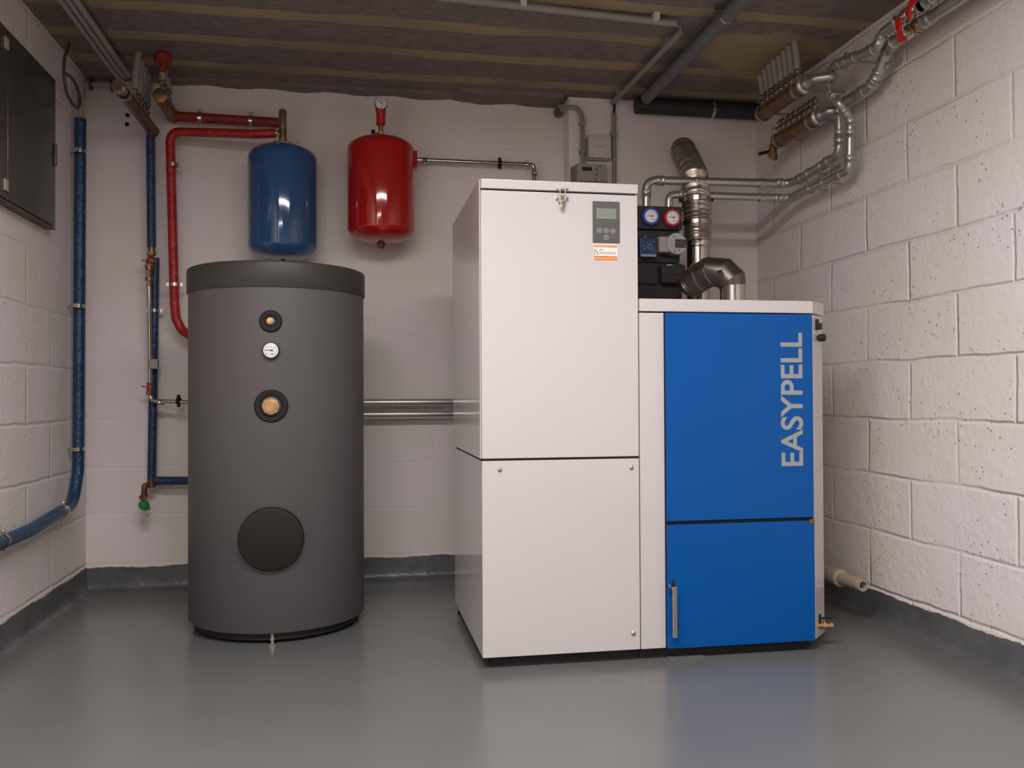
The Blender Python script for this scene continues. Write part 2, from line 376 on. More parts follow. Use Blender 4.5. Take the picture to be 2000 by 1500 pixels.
# ================================================================ STRUCTURE
struct('floor', MB().box(XL-.1, XR+.1, YF-.1, YB+.1, -0.1, 0), 'floor')
struct('ceiling', MB().box(XL-.1, XR+.1, YF-.1, YB+.1, ZC, ZC+.1), 'ceil')
mb = MB(); mb.prism([(XL-.1, YB), (STEP_X, YB), (STEP_X, STEP_Y), (XR+.1, STEP_Y), (XR+.1, YB+.12), (XL-.1, YB+.12)], 0, ZC)
struct('wall_rear', mb, 'wall_b')
struct('wall_left', MB().box(XL-.1, XL, YF, YB, 0, ZC), 'wall_l')
struct('wall_right', MB().box(XR, XR+.1, YF, STEP_Y, 0, ZC), 'wall_s')
struct('wall_front', MB().box(XL-.1, XR+.1, YF-.1, YF, 0, ZC), 'wall_b')

def skirting(name, a, b, nrm, h=0.0934):
    """painted skirting band with a coved foot and a hand-brushed top edge"""
    a, b, nrm = Vector(a), Vector(b), Vector(nrm); L = (b-a).length; n = int(L/0.02); mb = MB(); rs = []
    for i in range(n+1):
        p = a.lerp(b, i/n); top = h+0.003*math.sin(i*.37)+random.uniform(-.0022, .0022)
        prof = [(0, 0), (.028, 0), (.016, .004), (.009, .012), (.005, .026), (.0035, .05), (.003, top), (0, top)]
        rs.append([p+nrm*o_+Vector((0, 0, z_)) for o_, z_ in prof])
    mb.rings(rs); return struct(name, mb, 'skirt', smooth=True)
skirting('baseboard_rear', (XL, YB, 0), (STEP_X, YB, 0), (0, -1, 0))
skirting('baseboard_left', (XL, YF, 0), (XL, YB, 0), (1, 0, 0))
skirting('baseboard_right', (XR, YF, 0), (XR, STEP_Y, 0), (-1, 0, 0))
skirting('baseboard_step', (STEP_X, STEP_Y, 0), (XR, STEP_Y, 0), (0, -1, 0))

# rough concrete lip along the rear edge of the ceiling
mb = MB(); rs = []
for i in range(80):
    t = i/79; x = XL+t*(STEP_X-0.03-XL)
    dz = 0.006+0.006*t+0.004*math.sin(i*.6)+random.uniform(-.002, .002)
    if x > 0.45: dz += 0.006
    y0 = YB-0.08+random.uniform(-.004, .004)-(0.06 if x > .45 else 0)
    rs.append([V(x, YB, ZC), V(x, y0, ZC), V(x, y0+.01, ZC-dz*.8), V(x, YB, ZC-dz)])
mb.rings(rs); struct('trim_1', mb, 'ceil', smooth=True)

# ceiling lamp above the view, and a housing for the added rear fill
for (lx_, ly_, _z), lab in ((LAMP, 'white ceiling lamp in front of the hopper, above the open floor'), (REAR_FILL, 'added white fill lamp under the ceiling, unseen behind the viewer')):
    t = thing('ceiling_lamp', lab, 'lamp', (lx_, ly_, 2.05))
    MB().box(lx_-LAMP_W/2-.02, lx_+LAMP_W/2+.02, ly_-LAMP_L/2-.02, ly_+LAMP_L/2+.02, 2.052, ZC-.001, .005).build('lamp_housing', 'wplast', t)

# ================================================================ HOT WATER TANK
TX, TY, TR = -0.262, 3.235, 0.300
t = thing('hot_water_tank', 'tall grey cylindrical hot water tank with dark top, standing on the floor', 'water tank', (TX, TY, 0))
a, b_ = 0.036, 1.195
MB().lathe((TX, TY, 0), (0, 0, 1), [(TR-.02, a), (TR-.003, a), (TR, a+.004), (TR, 1.155), (TR-.02, 1.156)], n=128).build('jacket', 'tank', t)
MB().lathe((TX, TY, 0), (0, 0, 1), [(TR-.02, 1.150), (TR+.003, 1.150), (TR+.005, 1.153), (TR+.005, 1.225), (TR+.003, 1.232), (TR-.006, 1.236), (0, 1.238)], n=128).build('top_cover', 'tankcap', t)
MB().lathe((TX, TY, 0), (0, 0, 1), [(TR-.05, .012), (TR-.018, .012), (TR-.018, .037), (TR-.05, .037)], n=96).build('base_ring', 'gap', t)
for k in range(3):
    an = math.radians(-89+120*k); c = V(TX+math.cos(an)*(TR-.012), TY+math.sin(an)*(TR-.012), 0)
    f_ = MB(); f_.cyl(c, c+V(0, 0, .006), .016, n=20); f_.cyl(c+V(0, 0, .006), c+V(0, 0, .034), .006, n=12); f_.cyl(c+V(0, 0, .014), c+V(0, 0, .021), .011, n=6)
    f_.build('levelling_foot', 'nickel', t)
def on_tank(u, v):   # point and outward normal on the jacket for a pixel
    p = at(u, v, y=2.94)
    x = p.x-TX; return V(p.x, TY-math.sqrt(TR*TR-x*x), p.z), V(x, -math.sqrt(TR*TR-x*x), 0).normalized()
for (u, v, ro, rp, nm) in ((529, 628, .036, .0108, 8), (530, 793, .053, .027, 8)):
    p, n_ = on_tank(u, v)
    r_ = MB().lathe(p-n_*.012, n_, [(ro-.006, 0), (ro, .004), (ro, .014), (ro-.004, .018), (rp+.012, .019), (rp+.006, .016), (rp+.004, .010)], n=48).build('port_rosette', 'rubber', t)
    g_ = MB(); g_.cyl(p, p+n_*.022, rp, n=nm); g_.cyl(p+n_*.021, p+n_*.027, rp*.72, rp*.66, n=32); g_.cyl(p+n_*.026, p+n_*.030, rp*.38, n=20)
    g_.build('brass_plug', 'brass', r_, label='brass plug')
def gauge(parent, p, n_, r, rim, name='thermometer', rimm='nickel', lobes=0, depth=.02, upv=V(0, 0, 1), ang=0.0):
    n_ = n_.normalized(); sx = upv.cross(n_).normalized(); mb = MB()
    if lobes:
        rs = []
        for h, k_ in ((0, .97), (.003, 1.0), (depth-.004, 1.0), (depth, .95)):
            rs.append([p+n_*h+(sx*math.cos(2*math.pi*k/96)+upv*math.sin(2*math.pi*k/96))*(rim*k_*(1+.03*math.cos(lobes*2*math.pi*k/96))) for k in range(96)])
        mb.rings(rs)
    else: mb.lathe(p, n_, [(rim, 0), (rim, depth-.003), (rim-.001, depth), (r, depth)], n=48)
    root = mb.build(name, rimm, parent)
    MB().lathe(p+n_*depth, n_, [(r, 0), (r, .0012), (r-.001, .0018), (0, .0018)], n=40).build('dial', 'dial', root)
    q = p+n_*(depth+.0022); mk = MB()
    for k in range(11):
        an = math.radians(-40+26*k); d = sx*math.cos(an)+upv*math.sin(an)
        mk.obox(q+d*r*.80, d, n_.cross(d), n_, r*.08, r*.03, .0003)
    for (ax_, ay_, w_) in ((-.3, .4, .1), (.1, .5, .1), (.4, .3, .1), (.2, -.5, .22)):
        mk.obox(q+sx*r*ax_+upv*r*ay_, sx, upv, n_, r*w_*.6, r*.05, .0003)
    mk.build('dial_marks', 'dk', root)
    an = math.radians(180+ang); d = sx*math.cos(an)+upv*math.sin(an); nd_ = MB()
    nd_.obox(q+n_*.0006+d*r*.32, d, n_.cross(d), n_, r*.42, r*.035, .0004); nd_.obox(q+n_*.0006-d*r*.12, d, n_.cross(d), n_, r*.18, r*.08, .0004); nd_.cyl(q, q+n_*.0012, r*.1, n=16)
    nd_.build('needle', 'dk', root)
    return root
p, n_ = on_tank(530, 685); gauge(t, p-n_*.004, n_, .0235, .0265, depth=.022, rimm='rubber', ang=-2)
p, n_ = on_tank(530, 1052)
MB().lathe(p-n_*.02, n_, [(.101, 0), (.103, .01), (.103, .030), (.100, .036), (.094, .038), (0, .038)], n=72).build('inspection_cover', 'rubber', t)

# ================================================================ EXPANSION VESSELS
def vessel(cx, cy, r, zb, zt, label, m, name='expansion_vessel'):
    t = thing(name, label, 'pressure vessel', (cx, cy, zb))
    H = zt-zb; hd = 0.058; pr = []
    for k in range(13):
        a = math.pi/2*k/12; pr.append((r*math.sin(a)**.78, zb+hd*(1-math.cos(a))))
    pr.append((r, zb+H*.5))
    for k in range(13):
        a = math.pi/2*(1-k/12); pr.append((r*math.sin(a)**.78, zt-hd*(1-math.cos(a))))
    MB().lathe((cx, cy, 0), (0, 0, 1), pr, n=96).build('vessel_body', m, t)
    MB().box(cx-.02, cx+.02, cy+r*.9, YB-.001, zb+.16, zt-.12).build('wall_bracket', m, t)
    return t
bz1 = at(552, 283, y=3.72).z; bz0 = at(552, 507, y=3.70).z
BX, VY = at(552, 400, y=3.72).x, 3.735
tb = vessel(BX, VY, .1395, bz0, bz1, 'blue round-ended expansion vessel on the rear wall above the grey tank', 'vblue')
RX = at(744.5, 400, y=3.72).x
rz1 = at(744, 264, y=3.70).z; rz0 = at(744, 473, y=3.70).z
tr = vessel(RX, VY, .1405, rz0, rz1, 'red round-ended expansion vessel with pressure gauge, hung on the rear wall', 'vred')
MB().cyl((RX, VY, rz0-.022), (RX, VY, rz0+.006), .012, .02, n=20).build('bottom_nozzle', 'copper', tr)
MB().cyl((BX, VY, bz0-.014), (BX, VY, bz0+.006), .010, .02, n=20).build('bottom_nozzle', 'nickel', tb)
# blue: collar and upright brass fitting
MB().lathe((BX, VY, bz1-.005), (0, 0, 1), [(.052, 0), (.052, .010), (.046, .014), (.02, .016)], n=40).build('neck_collar', 'nickel', tb)
zt_ = at(552, 213, y=VY).z; mb = MB()
mb.cyl((BX, VY, bz1), (BX, VY, bz1+.03), .016, n=6); mb.cyl((BX, VY, bz1+.03), (BX, VY, bz1+.07), .0155, n=20)
mb.build('brass_tee', 'oldbrass', tb)
mb = MB(); mb.cyl((BX, VY, bz1+.068), (BX, VY, bz1+.085), .0165, n=20)
mb.lathe((BX, VY, bz1+.085), (0, 0, 1), [(.0175, 0), (.0175, zt_-bz1-.10), (.014, zt_-bz1-.09), (.006, zt_-bz1-.085)], n=24)
mb.build('air_separator', 'nickel', tb)
mb = MB(); mb.cyl((BX, VY, bz1+.050), (BX-.03, VY, bz1+.052), .009, n=16); mb.cyl((BX-.012, VY, bz1+.051), (BX-.022, VY, bz1+.0515), .013, n=6); mb.build('side_outlet', 'nickel', tb)
mb = MB(); c = V(BX+.045, VY-.005, bz1-.005); mb.cyl(c, c+V(.008, 0, .012), .003, n=10); mb.ring(c+V(.01, 0, .016), (0, 1, 0), .006, .0022, n=16); mb.build('lock_screw', 'nickel', tb)
# red: brass valve, red cap, manometer
mb = MB(); mb.lathe((RX, VY, rz1-.006), (0, 0, 1), [(.034, 0), (.034, .006), (.02, .010)], n=32); mb.cyl((RX, VY, rz1), (RX, VY, rz1+.022), .014, n=6); mb.cyl((RX, VY, rz1+.02), (RX, VY, rz1+.055), .0105, n=20)
mb.build('brass_neck', 'brass', tr)
zc_ = at(742, 232, y=VY).z; zg = at(742, 204, y=VY).z
mb = MB(); mb.lathe((RX, VY, rz1+.05), (0, 0, 1), [(.013, 0), (.019, .004), (.019, zc_-rz1-.03), (.022, zc_-rz1-.02), (.022, zc_-rz1-.005), (.012, zc_-rz1)], n=24); mb.build('red_safety_cap', 'valvered', tr)
mb = MB(); mb.cyl((RX-.032, VY, rz1+.004), (RX-.032, VY, rz1+.03), .008, n=12); mb.cyl((RX-.032, VY, rz1+.014), (RX, VY, rz1+.014), .005, n=10); mb.build('side_valve', 'rubber', tr)
gauge(tr, V(RX, VY-.006, zg), V(0, -1, 0), .0245, .0275, name='pressure_gauge', rimm='copper', depth=.014, ang=-40)
mb = MB(); mb.box(RX+.131, RX+.150, VY-.03, VY+.03, at(815, 330, y=VY).z, at(815, 298, y=VY).z); mb.build('side_lug', 'vred', tr)

# ================================================================ RED SLEEVED PIPES (left rear)
YP = 3.80
t = thing('insulated_pipe', 'bright red sleeved pipe from the blue vessel down behind the tank', 'pipe', tuple(at(335, 600, y=YP)))
pts = [V(BX-.028, VY, bz1+.052), at(500, 262, y=YP-.06), at(332, 257, y=YP), at(338, 480, y=YP), at(341, 590, y=YP), at(344, 622, y=YP), at(356, 646, y=YP), at(376, 658, y=YP-.02), at(410, 664, y=YP-.10)]
fp = fillet(pts, .05)
MB().tube(pts, .0185, fil=.045, n=20).build('red_sleeve', 'redfoam', t)
for u, v in ((337, 322), (341, 556)):
    p = at(u, v, y=YP); clamp(t, p, (0, 0, 1), .0188, (p.x, YB, p.z))
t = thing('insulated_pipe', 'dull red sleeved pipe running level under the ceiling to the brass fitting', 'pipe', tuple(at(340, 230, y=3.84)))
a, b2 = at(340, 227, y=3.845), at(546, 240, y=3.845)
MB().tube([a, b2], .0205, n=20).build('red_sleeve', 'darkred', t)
for u in (390, 489):
    p = a.lerp(b2, (u-340)/206); clamp(t, p, b2-a, .0207, (p.x, YB, p.z), ear=(0, 0, 1))

# ================================================================ BLUE SLEEVED PIPES
XW = -1.045
t = thing('insulated_pipe', 'thick blue sleeved pipe down the left corner, turning forward low on the wall', 'pipe', tuple(at(152, 940, x=XW)))
ptop, pm, pl, pe = at(157, 232, x=XW), at(152, 900, x=XW), at(140, 985, x=XW), at(-60, 1085, x=XW)
pe = at(-90, 1100, x=XW)
MB().tube([ptop, at(153, 920, x=XW), at(142, 985, x=XW), at(60, 1035, x=XW), pe], .0215, fil=.10, n=20).build('blue_sleeve', 'bluefoam', t)
MB().tube([at(157, 165, x=XW), ptop+V(0, 0, -.02)], .013, n=14).build('bare_pipe_end', 'pex', t)
for u, v in ((155, 296), (152, 598), (151, 877)):
    p = at(u, v, x=XW); clamp(t, p, (0, 0, 1), .0217, (XL, p.y, p.z))
for u, v in ((122, 998), (4, 1056)):
    p = at(u, v, x=XW); clamp(t, p, (0, 1, -.1 if u > 50 else .03), .0217, (XL, p.y, p.z))
# small white corner pipe with two brackets at the top of the rear wall
t = thing('corner_pipe', 'short white pipe in the rear left corner close under the ceiling', 'pipe', tuple(at(165, 170, y=3.86)))
MB().tube([at(160, 192, y=3.86), at(161, 164, y=3.86), at(240, 166, y=3.86)], .012, fil=.03, n=14).build('white_pipe', 'pex', t)
for u, v in ((178, 163), (220, 166)):
    p = at(u, v, y=3.86); clamp(t, p, (1, 0, 0), .0125, (p.x, YB, p.z), m='copper')
t = thing('insulated_pipe', 'dark blue sleeved pipe with branch into the tank, second vertical pipe from the left', 'pipe', tuple(at(296, 950, y=3.82)))
Y2 = 3.83
MB().tube([at(294, 265, y=Y2), at(296, 483, y=Y2)], .0175, n=20).build('blue_sleeve', 'navy', t)
MB().tube([at(303, 504, y=Y2+.015), at(300, 700, y=Y2+.015), at(296, 950, y=Y2+.01)], .0172, n=20).build('blue_sleeve', 'navy', t)
MB().tube([at(302, 939, y=Y2), at(368, 939, y=Y2-.01), at(420, 941, y=Y2-.1)], .0175, n=20).build('branch_sleeve', 'navy', t)
mb = MB(); p0, p1 = at(296, 484, y=Y2), at(291, 560, y=Y2-.02)
mb.cyl(p0+V(0, 0, .004), p0-V(0, 0, .02), .0145, n=20); mb.cyl(p0-V(0, 0, .018), p0-V(0, 0, .032), .018, n=6)
q = at(292, 507, y=Y2-.02); mb.tube([p0-V(0, 0, .028), q, q-V(0, 0, .01)], .011, n=14); mb.cyl(q, q-V(0, 0, .02), .015, n=16); mb.cyl(q-V(0, 0, .02), q-V(0, 0, .032), .018, n=6)
mb.build('ball_valve', 'oldbrass', t)
mb = MB(); c = at(290, 509, y=Y2-.045); mb.cyl(c, c+V(0, .025, 0), .008, n=12); mb.obox(c-V(.012, 0, 0), V(1, 0, 0), V(0, 1, 0), V(0, 0, 1), .014, .004, .0025); mb.obox(c+V(.008, 0, 0), V(1, 0, 0), V(0, 1, 0), V(0, 0, 1), .012, .004, .006)
mb.build('valve_lever', 'valvered', t)
mb = MB()
for k, v in enumerate((520, 530, 541, 552)):
    q = at(291, v, y=Y2-.03); mb.cyl(q, q-V(0, 0, .016), .011 if k % 2 else .0145, n=6 if k % 2 else 16)
mb.build('check_valve', 'oldbrass', t)
bp_ = [at(291, 552, y=Y2-.03), at(293, 700, y=Y2-.03), at(293, 783, y=Y2-.03), at(420, 787, y=Y2-.09)]
MB().tube(bp_, .0085, fil=.03, n=14).build('steel_bypass_pipe', 'inox', t)
p = at(302, 607, y=Y2+.015); clamp(t, p, (0, 0, 1), .0178, (p.x, YB, p.z))
mb = MB(); q = at(293, 757, y=Y2-.03); mb.cyl(q+V(0, 0, .02), q, .012, n=14); mb.cyl(q, q-V(0, 0, .03), .0145, n=6); mb.build('lower_valve', 'copper', t)
mb = MB(); c = at(285, 755, y=Y2-.05); mb.obox(c-V(.002, 0, 0), V(1, 0, 0), V(0, 1, 0), V(0, 0, 1), .015, .004, .0025); mb.cyl(c+V(.015, 0, 0), c+V(.015, .02, 0), .008, n=12); mb.build('valve_lever', 'valvered', t)
a, b2 = at(293, 785, y=Y2-.03), at(420, 787, y=Y2-.09)
sleeve(t, at(315, 786, y=Y2-.04), (b2-a), .0085, .022, 'inox')
p = at(349, 783, y=Y2-.055); clamp(t, p, b2-a, .011, (p.x, YB, p.z), m='rubber', ear=(0, 0, 1))
mb = MB(); c = at(301, 711, y=Y2-.035); mb.box(c.x-.017, c.x+.016, c.y-.018, c.y+.018, c.z-.02, c.z+.02, .003); mb.build('pipe_clip', 'ctrl', t)
# drain group at the foot of that pipe
mb = MB(); q = at(296, 942, y=Y2-.01); mb.cyl(q+V(0, 0, .012), q-V(0, 0, .02), .0155, n=20); c = at(282, 955, y=Y2-.03)
mb.tube([q-V(0, 0, .01), V(c.x, c.y, q.z-.012), c, c-V(0, 0, .035)], .012, fil=.015, n=14); mb.build('drain_elbow', 'copper', t)
mb = MB(); c = at(281, 970, y=Y2-.04); mb.cyl(c+V(0, .02, 0), c-V(0, .022, 0), .0125, n=16); mb.band(c-V(0, .024, 0), V(0, 1, 0), .007, .0125, .008); mb.build('drain_outlet', 'copper', t)
c = at(281, 986, y=Y2-.05); mb = MB(); mb.lathe(c+V(0, .012, 0), (0, -1, 0), [(.016, 0), (.020, .004), (.020, .020), (.015, .025)], n=10); mb.box(c.x+.004, c.x+.022, c.y-.006, c.y+.008, c.z-.022, c.z-.004, .002)
mb.build('green_handle', 'green', t, label='green plastic drain handle')
mb = MB(); mb.tube([c-V(0, 0, .012), c-V(0, 0, .03), c+V(.012, 0, -.04)], .006, fil=.008, n=10); mb.cyl(c+V(.008, 0, -.036), c+V(.020, 0, -.040), .008, n=12); mb.build('drain_spout', 'cream', t)
p = at(293, 951, y=Y2-.02)

# two drilled holes in the rear wall
for k, (u, v) in enumerate(((249, 225), (248, 243))):
    p = at(u, v, y=YB); mb = MB(); mb.cyl((p.x, YB-.002, p.z), (p.x, YB+.002, p.z), .0085, n=20)
    tag(mb.build('drilled_hole', 'hole'), ('upper' if k == 0 else 'lower')+' of two dark drilled holes in the rear wall, left corner', 'hole', 'drilled holes in the rear wall')

# ================================================================ LEFT MANIFOLDS
def manifold(label, x, z, y0, y1, r, ys, tops, m, fr=.008, pr=.011, lean=(0, 0), fit='nickel'):
    """brass bar along the wall; ys: where outlets stand; tops: height of each plastic pipe's end (0: none)"""
    t = thing('pipe_manifold', label, 'manifold', (x, y0, z), 'brass distribution manifolds')
    MB().lathe((x, y0, z), (0, 1, 0), [(r*.85, 0), (r*1.08, .002), (r*1.08, .012), (r, .014), (r, y1-y0-.014), (r*1.08, y1-y0-.012), (r*1.08, y1-y0-.002), (r*.85, y1-y0)], n=32).build('manifold_body', m, t)
    for k, yk in enumerate(ys):
        mb = MB(); b0 = V(x, yk, z+r*.9)
        mb.cyl(b0, b0+V(0, 0, .018), fr*.9, n=12); mb.cyl(b0+V(0, 0, .018), b0+V(0, 0, .028), fr*1.45, n=6); mb.cyl(b0+V(0, 0, .028), b0+V(0, 0, .040), fr*.75, n=12)
        mb.cyl(b0+V(0, 0, .040), b0+V(0, 0, .048), fr*1.4, n=6); mb.cyl(b0+V(0, 0, .048), b0+V(0, 0, .060), fr*.85, .0045, n=12)
        mb.cyl(b0+V(0, 0, .022), b0+V(-fr*2.6, 0, .022), fr*.55, n=10)
        mb.build('outlet_valve', fit, t)
        h = tops[k]
        if h:
            e = V(x+lean[0], yk+lean[1], h); q = b0+V(0, 0, .05)
            MB().tube([q, q.lerp(e, .45)+V(lean[0]*-.3, 0, 0), e], pr, fil=.06, n=14).build('outlet_pipe', 'pex', t)
    return t
ml = at(297, 252, y=3.87); mn = at(243, 172, x=ml.x)
ys_ = [at(u, 200, x=ml.x).y for u in (264, 270, 276, 282, 288)]
t = manifold('brown brass manifold with five white pipes rising, nearer the left wall', ml.x, ml.z-.005, mn.y, 3.885, .024, ys_, [ZC-.001, ZC-.012, ZC-.02, ZC-.03, ZC-.04], 'copper', fr=.007, pr=.0125, lean=(.012, 0))
# copper union and the pipe that feeds it
q0 = V(ml.x, mn.y, ml.z-.005)
mb = MB(); mb.cyl(q0, q0-V(0, .05, 0), .016, n=16); mb.cyl(q0-V(0, .035, 0), q0-V(0, .06, 0), .022, n=6); mb.cyl(q0-V(0, .06, 0), q0-V(0, .10, 0), .019, n=16); mb.build('union_fitting', 'copper', t)
MB().band(q0-V(0, .006, 0), V(0, 1, 0), .02, .0265, .012).build('union_ring', 'nickel', t); MB().band(q0-V(0, .078, 0), V(0, 1, 0), .019, .0245, .010).build('union_ring', 'nickel', t)
q1 = V(ml.x, 3.87, ml.z); MB().tube([q1, V(at(294, 262, y=Y2).x, Y2, q1.z-.005), at(294, 268, y=Y2)], .012, fil=.01, n=12).build('down_pipe', 'copper', t)
m2 = at(338, 226, y=3.87); m2n = at(312, 182, x=m2.x)
ys_ = [at(u, 200, x=m2.x).y for u in (317, 322, 327, 331)]
t = manifold('brown brass manifold with four short white pipes, above the dull red pipe', m2.x, m2.z, m2n.y, 3.885, .026, ys_, [ZC-.001, ZC-.02, ZC-.03, ZC-.045], 'oldbrass', fr=.007, pr=.0115)
MB().tube([V(m2.x, 3.85, m2.z), at(343, 228, y=3.845)], .014, n=12).build('side_pipe', 'copper', t)
# three white pipes along the ceiling
zz = 2.095
for k, (u0, u1) in enumerate(((127, 216), (146, 226), (172, 236))):
    a, b2 = at(u0, -20, z=zz), at(u1, 128+(4-k*3), z=zz)
    nm = ('left', 'middle', 'right')[k]
    o = MB().tube([V(b2.x, 1.2, zz), b2, b2+V(.02, .06, -.02)], .0108, fil=.05, n=14).build('ceiling_pipe', 'pex')
    tag(o, nm+'most of three grey-white pipes running along the ceiling' if k != 1 else 'middle one of three grey-white pipes running along the ceiling', 'pipe', 'three pipes along the left of the ceiling')
# red caps of motor valves above the second manifold, shade darkened into the colour
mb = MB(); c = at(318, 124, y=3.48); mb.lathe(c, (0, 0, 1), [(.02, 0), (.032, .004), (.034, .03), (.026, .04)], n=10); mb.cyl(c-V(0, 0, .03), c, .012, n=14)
tag(mb.build('red_valve_knob', 'darkred'), 'red round valve knob coloured darker for shade, close under the ceiling', 'valve')

# ================================================================ CABINET ON THE LEFT WALL
CX = -1.052; s_ = CX/-1.08
fa, fb = at(107, 155, x=CX), at(15, 390, x=CX); z1 = fa.z; z0 = at(105, 445, x=CX).z; y1 = fa.y; y0 = at(12, 300, x=CX).y
t = thing('wall_cabinet', 'dark grey glossy cabinet hung high on the left wall', 'cabinet', ((XL+CX)/2, y1-.4, z0))
MB().box(XL+.001, CX-.006, y0-.42, y1, z0, z1, .003).build('cabinet_body', 'cab', t)
for (ya, yb) in ((y0+.003, y1-.003), (y0-.42, y0-.003)):
    d = MB().box(CX-.006, CX+.004, ya, yb, z0+.004, z1-.004, .002).build('cabinet_door', 'cab', t)
    if ya > y0: MB().box(CX+.005, CX+.011, yb-.022, yb-.004, z0+.22, z0+.30, .002).build('door_pull', 'cab', d)
    else:
        for zz_ in (z0+.045, z1-.055): MB().box(CX+.004, CX+.010, yb-.03, yb-.002, zz_-.018, zz_+.018, .002).build('door_hinge', 'cream', d)
MB().box(XL+.001, CX+.004, y0-.42, y1, z0-.006, z0-.0005).build('bottom_board', 'wood', t)
# brown cable loop
cp = [at(u, v, x=-1.010) for u, v in ((130, 84), (117, 112), (113, 145), (118, 180), (130, 203), (142, 212), (150, 204), (152, 186), (147, 165), (139, 151), (128, 144))]
for i, p in enumerate(cp): p.x += .01+.01*math.sin(i*.5)
tag(MB().tube(cp, .0055, fil=.03, n=10).build('cable_loop', 'cable'), 'brown cable curling out of the left wall beside the grey cabinet', 'cable')

# ================================================================ PELLET HOPPER
HX0, HX1, HY0, HY1 = 0.3687, 0.8456, 2.549, 3.257
t = thing('pellet_hopper', 'tall white pellet hopper cabinet with lid latch and small display', 'hopper', ((HX0+HX1)/2, (HY0+HY1)/2, 0))
MB().box(HX0+.006, HX1-.006, HY0+.006, HY1-.006, .03, 1.41).build('inner_frame', 'gap', t)
MB().box(HX0, HX1, HY0, HY1, .612, 1.3975, .0025).build('upper_casing', 'white', t)
lp = MB().box(HX0, HX1, HY0, HY1, .034, .6055, .0025).build('lower_casing', 'white', t)
MB().box(HX0, HX1+.001, HY0-.004, HY1+.004, 1.402, 1.4305, .003).build('lid', 'white', t)
MB().box(HX0-.004, HX0-.0005, HY0+.030, HY1, .612, 1.4300, .0012).build('side_panel', 'white', t)
MB().box(HX0-.004, HX0-.0005, HY0+.006, HY0+.0275, .612, 1.4300, .0012).build('corner_strip', 'white', t)
MB().box(HX0+.03, HX1, HY0+.02, HY1-.03, .001, .033).build('plinth', 'gap', t)
for (x, y) in ((HX0+.02, HY1-.03),): 
    mb = MB(); mb.cyl((x, y, 0), (x, y, .008), .014, n=16); mb.cyl((x, y, .008), (x, y, .034), .006, n=10); mb.build('levelling_foot', 'gap', t)
for u, v in ((976, 917), (1233, 913), (1237, 1237)):
    p = at(u, v, y=HY0); mb = MB(); mb.lathe((p.x, HY0-.0005, p.z), (0, -1, 0), [(.0068, 0), (.0068, .002), (.004, .0045), (0, .005)], n=20); mb.cyl((p.x, HY0-.0045, p.z), (p.x, HY0-.0062, p.z), .0025, n=6); mb.build('screw', 'nickel', lp)
# latch
lx = at(1097, 380, y=HY0).x; lz = 1.4
L_ = MB()
L_.box(lx-.019, lx+.019, HY0-.009, HY0-.004, lz+.006, lz+.010, .001); L_.box(lx-.012, lx+.012, HY0-.012, HY0-.004, lz+.001, lz+.008, .001)
L_.tube([V(lx-.008, HY0-.013, lz+.004), V(lx-.008, HY0-.013, lz-.03)], .0018, n=8); L_.tube([V(lx+.008, HY0-.013, lz+.004), V(lx+.008, HY0-.013, lz-.03)], .0018, n=8)
L_.build('latch_hook', 'nickel', t)
L_ = MB(); L_.box(lx-.0115, lx+.0115, HY0-.009, HY0-.0005, lz-.034, lz-.012, .001); L_.box(lx-.020, lx+.020, HY0-.006, HY0-.0005, lz-.026, lz-.016, .002)
L_.cyl((lx-.015, HY0-.009, lz-.021), (lx-.015, HY0-.0005, lz-.021), .003, n=10); L_.cyl((lx+.015, HY0-.009, lz-.021), (lx+.015, HY0-.0005, lz-.021), .003, n=10)
L_.box(lx-.007, lx+.007, HY0-.014, HY0-.006, lz-.050, lz-.028, .0015); L_.box(lx-.004, lx+.004, HY0-.017, HY0-.012, lz-.056, lz-.042, .001)
L_.build('latch_lever', 'nickel', t)
# display panel
a, b2 = at(1157, 393, y=HY0), at(1210, 475, y=HY0)
cpn = MB().box(a.x, b2.x, HY0-.004, HY0-.0005, b2.z, a.z, .001).build('control_panel', 'panel', t)
s0, s1 = at(1164, 407, y=HY0), at(1203, 429, y=HY0)
MB().box(s0.x, s1.x, HY0-.0048, HY0-.0036, s1.z, s0.z, .0004).build('display', 'lcd', cpn)
for k, (u, v) in enumerate(((1170, 451), (1183, 451), (1196, 452), (1183, 464))):
    p = at(u, v, y=HY0); p.y = HY0-.0045; bt = MB().lathe((p.x, HY0-.0038, p.z), (0, -1, 0), [(.0068, 0), (.0066, .001), (0, .0014)], n=24).build('button', 'panel', cpn)
    mb = MB(); mb.ring((p.x, HY0-.0052, p.z), (0, 1, 0), .0066, .0006, n=24, m=6)
    if k == 0: mb.ring((p.x, HY0-.0054, p.z), (0, 1, 0), .0022, .0005, n=16, m=5)
    elif k == 2:
        mb.obox(V(p.x+.0006, HY0-.0054, p.z), V(.707, 0, .707), V(0, 1, 0), V(-.707, 0, .707), .0034, .0004, .0006); mb.obox(V(p.x-.0022, HY0-.0054, p.z-.001), V(-.707, 0, .707), V(0, 1, 0), V(.707, 0, .707), .0016, .0004, .0006)
    else:
        sg = 1 if k == 1 else -1
        mb.cyl((p.x, HY0-.0054, p.z-.0018*sg), (p.x, HY0-.0054, p.z+.0022*sg), .0028, .0003, n=4)
    mb.build('button_symbol', 'lt', bt)
